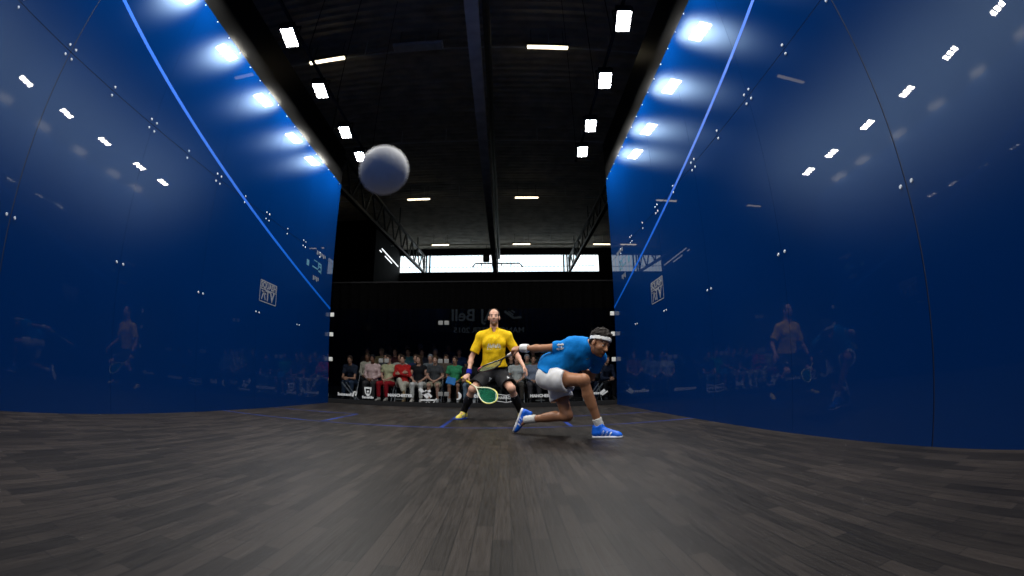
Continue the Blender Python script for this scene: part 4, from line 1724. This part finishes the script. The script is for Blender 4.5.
def spectator(x, y, z, kd, top, topc, legs, legc, hair, hairc, sk, shoec, label, rz=0.0, group='spectators behind the back glass', s=.90):
    P = PROTO[kd]
    root = empty('spectator', (x, y, z), rz)
    root.scale = (s, s, s)

    def part(name, key, mats):
        o = bpy.data.objects.new(name, P[key])
        COL.objects.link(o)
        o.parent = root
        for i, m in enumerate(mats):
            o.material_slots[i].link = 'OBJECT'
            o.material_slots[i].material = m
        return o
    part('body', 'body', [P['skins'][sk]])
    part({'tee': 't_shirt', 'top': 'shirt', 'vest': 'sleeveless_top'}[top], top, [cloth(topc)])
    part(legs, legs, [cloth(legc)])
    if hair:
        part('hair', hair, [cloth(hairc)])
    for q in ('R', 'L'):
        part('shoe', 'shoe' + q, [cloth(shoec)])
    tag(root, label, 'person', group)
    return root


BLK, NAVY, BRN, DGR, BGE = (.010, .010, .011), (.012, .018, .04), (.035, .02, .012), (.045, .047, .055), (.42, .36, .25)
GRY, WHT, JEAN = (.24, .25, .27), (.60, .58, .54), (.03, .05, .10)
FY = 12.3
front = [
    (-3.52, FY, 'lean', 'tee', (.014, .020, .035), 'trousers', (.03, .05, .09), 'short', BRN, 1, BLK, 'spectator in dark navy tee and jeans leaning on knees, front row beside the left wall', .0),
    (-2.90, FY, 'lap', 'top', (.62, .44, .42), 'trousers', (.05, .045, .045), 'short', BLK, 2, BLK, 'spectator in pale pink shirt with hands in lap, front row', .0),
    (-2.47, FY + .1, 'lap', 'tee', (.50, .50, .30), 'trousers', (.36, .012, .02), 'short', BRN, 0, (.35, .33, .3), 'spectator in pale patterned tee and bright red trousers, front row', -.22),
    (-2.03, FY, 'crossed', 'top', (.52, .018, .016), 'trousers', (.62, .57, .46), 'short', BRN, 0, (.30, .2, .1), 'spectator in red jumper and cream trousers with arms and legs crossed', .0),
    (-1.57, FY, 'thighs', 'vest', BLK, 'trousers', (.72, .70, .66), 'long', (.05, .028, .014), 0, (.55, .5, .45), 'spectator in black sleeveless top and white trousers with long hair', .0),
    (-1.12, FY, 'lap', 'tee', (.055, .057, .06), 'shorts', (.42, .37, .26), 'short', (.08, .045, .02), 0, (.4, .4, .4), 'spectator in charcoal tee and khaki shorts, front row', .0),
    (-.60, FY + .22, 'thighs', 'tee', (.045, .30, .13), 'shorts', (.014, .013, .015), 'short', BRN, 1, (.3, .3, .3), 'spectator in green tee and dark shorts holding a blue folder', .0),
    (-.15, FY, 'lean', 'tee', BLK, 'trousers', (.20, .28, .36), 'short', BRN, 0, (.4, .4, .4), 'spectator in black tee and pale blue jeans, half hidden by the yellow player\'s arm', .0),
    (1.09, FY, 'lap', 'tee', (.46, .48, .46), 'trousers', (.07, .06, .05), 'short', BRN, 0, BLK, 'spectator in pale grey tee, front row between the two players', .0),
    (1.54, FY, 'lap', 'top', (.20, .23, .30), 'trousers', (.07, .065, .07), 'short', BRN, 1, BLK, 'spectator in slate blue shirt behind the blue player\'s outstretched arm', .0),
    (3.05, FY + .05, 'lean', 'top', BLK, 'trousers', NAVY, 'short', BLK, 1, BLK, 'spectator in black top leaning forward behind the blue player\'s knee', .0),
    (3.50, FY - .02, 'lean', 'top', NAVY, 'trousers', BLK, 'short', BRN, 0, BLK, 'spectator in dark navy top, front row beside the right wall', .15),
]
row2 = [
    (-3.30, 'lap', 'top', (.45, .42, .34), 'short', BRN, 2, 'spectator in cream shirt, second row between the navy tee and the pink shirt'),
    (-2.72, 'lap', 'tee', DGR, 'short', BLK, 1, 'spectator in dark grey tee, second row behind the pale patterned tee'),
    (-2.28, 'thighs', 'tee', (.42, .40, .36), 'short', BRN, 1, 'spectator in off white tee, second row left of the red jumper'),
    (-1.82, 'lap', 'top', (.016, .03, .08), 'short', BRN, 0, 'spectator in navy blue shirt, second row right of the red jumper'),
    (-1.38, 'lap', 'tee', (.13, .15, .16), 'short', GRY, 0, 'spectator in mid grey tee with grey hair, second row'),
    (-.92, 'lap', 'tee', (.10, .075, .055), 'long', BRN, 1, 'spectator in brown tee with long hair, second row behind the charcoal tee'),
    (.95, 'lap', 'top', BLK, 'short', BRN, 0, 'spectator in black shirt, second row left of the olive green tee'),
    (1.40, 'lap', 'tee', (.12, .17, .10), 'short', GRY, 0, 'spectator in olive green tee, second row beside the yellow player\'s hand'),
    (1.85, 'lap', 'tee', (.16, .06, .03), 'short', BRN, 1, 'spectator in rust tee, second row above the slate blue shirt'),
]
row3 = [
    (-3.55, 'lap', 'top', BRN, 'short', BLK, 1, 'spectator in dark brown shirt, third row by the left wall'),
    (-3.08, 'thighs', 'tee', (.36, .29, .15), 'short', (.3, .25, .15), 0, 'spectator in sandy tee with fair hair, third row behind the pink shirt'),
    (-2.64, 'lap', 'tee', (.09, .03, .03), 'short', BRN, 0, 'spectator in maroon tee, third row behind the dark grey tee'),
    (-2.22, 'lap', 'tee', (.05, .17, .19), 'short', BRN, 0, 'spectator in teal tee, third row behind the red jumper'),
    (-1.78, 'lap', 'top', (.03, .035, .05), 'short', BRN, 0, 'spectator in blue-black shirt, third row behind the black sleeveless top'),
    (-1.36, 'lap', 'tee', (.15, .12, .12), 'short', GRY, 0, 'spectator in dull taupe tee, third row behind the brown tee'),
    (-.62, 'lap', 'tee', (.02, .04, .12), 'short', BRN, 1, 'spectator in deep blue tee, third row right of the green tee'),
    (1.62, 'lap', 'tee', (.06, .07, .06), 'short', BRN, 0, 'spectator in dark moss tee, third row between the players'),
]
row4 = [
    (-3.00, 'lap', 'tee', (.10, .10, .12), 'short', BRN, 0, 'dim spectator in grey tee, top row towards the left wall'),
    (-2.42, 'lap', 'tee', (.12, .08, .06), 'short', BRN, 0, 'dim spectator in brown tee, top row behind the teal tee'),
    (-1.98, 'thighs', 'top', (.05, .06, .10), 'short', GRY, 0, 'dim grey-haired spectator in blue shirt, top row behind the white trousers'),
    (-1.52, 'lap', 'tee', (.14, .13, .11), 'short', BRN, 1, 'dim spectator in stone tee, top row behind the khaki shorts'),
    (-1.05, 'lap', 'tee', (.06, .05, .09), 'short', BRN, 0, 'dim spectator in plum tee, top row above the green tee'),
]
ZH = -.021


def make_chair():
    root = empty('folding_chair')
    b = bmesh.new()
    box(b, (-.19, -.20, .395), (.19, .21, .425), .01)
    from_bm('seat', b, M['black'], root)
    b = bmesh.new()
    box(b, (-.19, .245, .58), (.19, .268, .82), .01)
    from_bm('backrest', b, M['black'], root)
    for sx in (-1, 1):
        b = bmesh.new()
        bar(b, (sx * .20, -.20, 0), (sx * .20, .258, .82), .022, n=8)
        from_bm('leg', b, M['brace'], root)
        b = bmesh.new()
        bar(b, (sx * .175, .27, 0), (sx * .175, -.12, .40), .022, n=8)
        from_bm('leg', b, M['brace'], root)
    return root


SEATED = ['in navy tee and jeans beside the left wall', 'in pale pink shirt', 'in pale tee and bright red trousers', 'in red jumper', 'in black sleeveless top',
          'in charcoal tee and khaki shorts', 'in green tee', 'in black tee and pale blue jeans', 'in pale grey tee between the players', 'in slate blue shirt',
          'in black top behind the blue player', 'in navy top beside the right wall']
cf = None
for (x, y, kd, top, tc, lg, lc, hr, hc, sk_, sc, lab, rz) in front:
    spectator(x, y, ZH, kd, top, tc, lg, lc, hr, hc, sk_, sc, lab, rz)
    c = cf = make_chair() if cf is None else copy_tree(cf)
    c.location = (x, y + .04, ZH)
    c.rotation_euler = (0, 0, rz)
    c.scale = (.92, .92, .90)
    c['label'] = 'black folding chair under the spectator ' + SEATED[front.index((x, y, kd, top, tc, lg, lc, hr, hc, sk_, sc, lab, rz))]
    c['category'] = 'chair'
    c['group'] = 'folding chairs in the front row'

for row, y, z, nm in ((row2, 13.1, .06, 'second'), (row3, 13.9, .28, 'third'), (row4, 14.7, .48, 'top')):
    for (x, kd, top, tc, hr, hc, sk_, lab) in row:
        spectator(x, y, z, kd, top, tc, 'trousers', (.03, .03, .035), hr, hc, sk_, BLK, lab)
    root = empty('tiered_bench', (0, y, ZH))
    b = bmesh.new()
    box(b, (-4.2, -.62, 0), (4.2, .15, z - ZH - .001))
    from_bm('platform', b, M['black'], root)
    b = bmesh.new()
    box(b, (-4.1, -.10, z - ZH + .335), (4.1, .24, z - ZH + .375), .008)
    from_bm('seat_plank', b, M['hallfloor'], root)
    for k in range(6):
        b = bmesh.new()
        bar(b, (-3.2 + 1.28 * k, .07, z - ZH), (-3.2 + 1.28 * k, .07, z - ZH + .34), .06)
        from_bm('leg', b, M['steel'], root)
    tag(root, 'long dark bench on a black platform carrying the %s row of spectators' % nm, 'bench', 'tiered benches')

# black drape added to block floodlight from the raised rows
root = empty('black_drape', (0, 12.62, ZH))
b = bmesh.new()
cols = []
for k in range(181):
    x = -4.5 + k * .05
    cols.append([b.verts.new((x, .05 * math.sin(k * 1.05), zz)) for zz in (1.93 - ZH, 2.6, 3.35)])
for a_, c_ in zip(cols[:-1], cols[1:]):
    for k in (0, 1):
        b.faces.new((a_[k], c_[k], c_[k + 1], a_[k + 1]))
o = from_bm('cloth', b, mat('black_velvet', (.0012, .0012, .0013), .95, .02, .1, 5), root, True)
so_ = o.modifiers.new('thickness', 'SOLIDIFY')
so_.thickness = .006
b = bmesh.new()
bar(b, (-4.6, 0, 3.38), (4.6, 0, 3.38), .05, n=8)
from_bm('top_pole', b, M['black'], root)
for s in (-1, 1):
    b = bmesh.new()
    bar(b, (s * 4.58, 0, 0), (s * 4.58, 0, 3.41), .06, n=8)
    from_bm('post', b, M['black'], root)
tag(root, 'wide pleated black drape added to keep light off the raised rows of spectators', 'drape')

# blue folder held by the spectator in green
b = bmesh.new()
box(b, (-.125, -.006, -.10), (.125, .006, .10), .003)
o = from_bm('folder', b, mat('blue_card', (.02, .22, .62), .5, .3, .05))
o.location = (-.665, FY + .22 - .34, .575)
o.rotation_euler = (-.35, .25, .1)
tag(o, 'bright blue folder on the lap of the spectator in green', 'folder')

# slanting braces that steady the glass from outside
for sgn, side in ((-1, 'left'), (1, 'right')):
    root = empty('wall_brace', (sgn * 2.72, 9.98, ZH))
    b = bmesh.new()
    bar(b, (sgn * .22, .0, .50), (sgn * -.18, .10, .0), .035)
    from_bm('strut', b, M['brace'], root)
    b = bmesh.new()
    bar(b, (sgn * .12, .0, .50), (sgn * -.24, .10, .0), .025)
    from_bm('strut', b, M['brace'], root)
    b = bmesh.new()
    box(b, (-.32, -.05, 0), (.20, .15, .012), .003) if sgn > 0 else box(b, (-.20, -.05, 0), (.32, .15, .012), .003)
    from_bm('foot_plate', b, M['brace'], root)
    tag(root, 'slanting grey metal brace behind the glass beside the %s wall' % side, 'brace', 'wall braces')
# ------------------------------------------------------------------ camera, world, look
cam_d = bpy.data.cameras.new('camera')
cam = bpy.data.objects.new('camera', cam_d)
COL.objects.link(cam)
yaw, pitch, roll = .0144, .1983, -.01022
fw = Vector((math.sin(yaw) * math.cos(pitch), math.cos(yaw) * math.cos(pitch), math.sin(pitch)))
r0 = fw.cross(Vector((0, 0, 1))).normalized()
u0 = r0.cross(fw)
R_ = r0 * math.cos(roll) + u0 * math.sin(roll)
U_ = -r0 * math.sin(roll) + u0 * math.cos(roll)
mw = Matrix((R_, U_, -fw)).transposed().to_4x4()
mw.translation = (.8027, -.2032, .5876)
cam.matrix_world = mw
cam_d.type = 'PANO'
cam_d.sensor_width = 36.0
cam_d.clip_start = 0.02
cam_d.clip_end = 200
pano = cam_d if hasattr(cam_d, 'panorama_type') else cam_d.cycles
pano.panorama_type = 'FISHEYE_EQUISOLID'
pano.fisheye_lens = 466.34 / 1024 * 36.0
pano.fisheye_fov = math.pi
cam_d.lens = 16.4
cam_d.dof.use_dof = True
cam_d.dof.focus_distance = 3.2
cam_d.dof.aperture_fstop = 5
scene.camera = cam

w = bpy.data.worlds.new('world')
w.use_nodes = True
w.node_tree.nodes['Background'].inputs[0].default_value = (0.5, 0.6, 0.7, 1)
w.node_tree.nodes['Background'].inputs[1].default_value = 0.02
scene.world = w
vs = scene.view_settings
vs.view_transform = 'Standard'
vs.look = 'None'
vs.exposure = 0.0
vs.gamma = 1.0
vs.use_curve_mapping = False
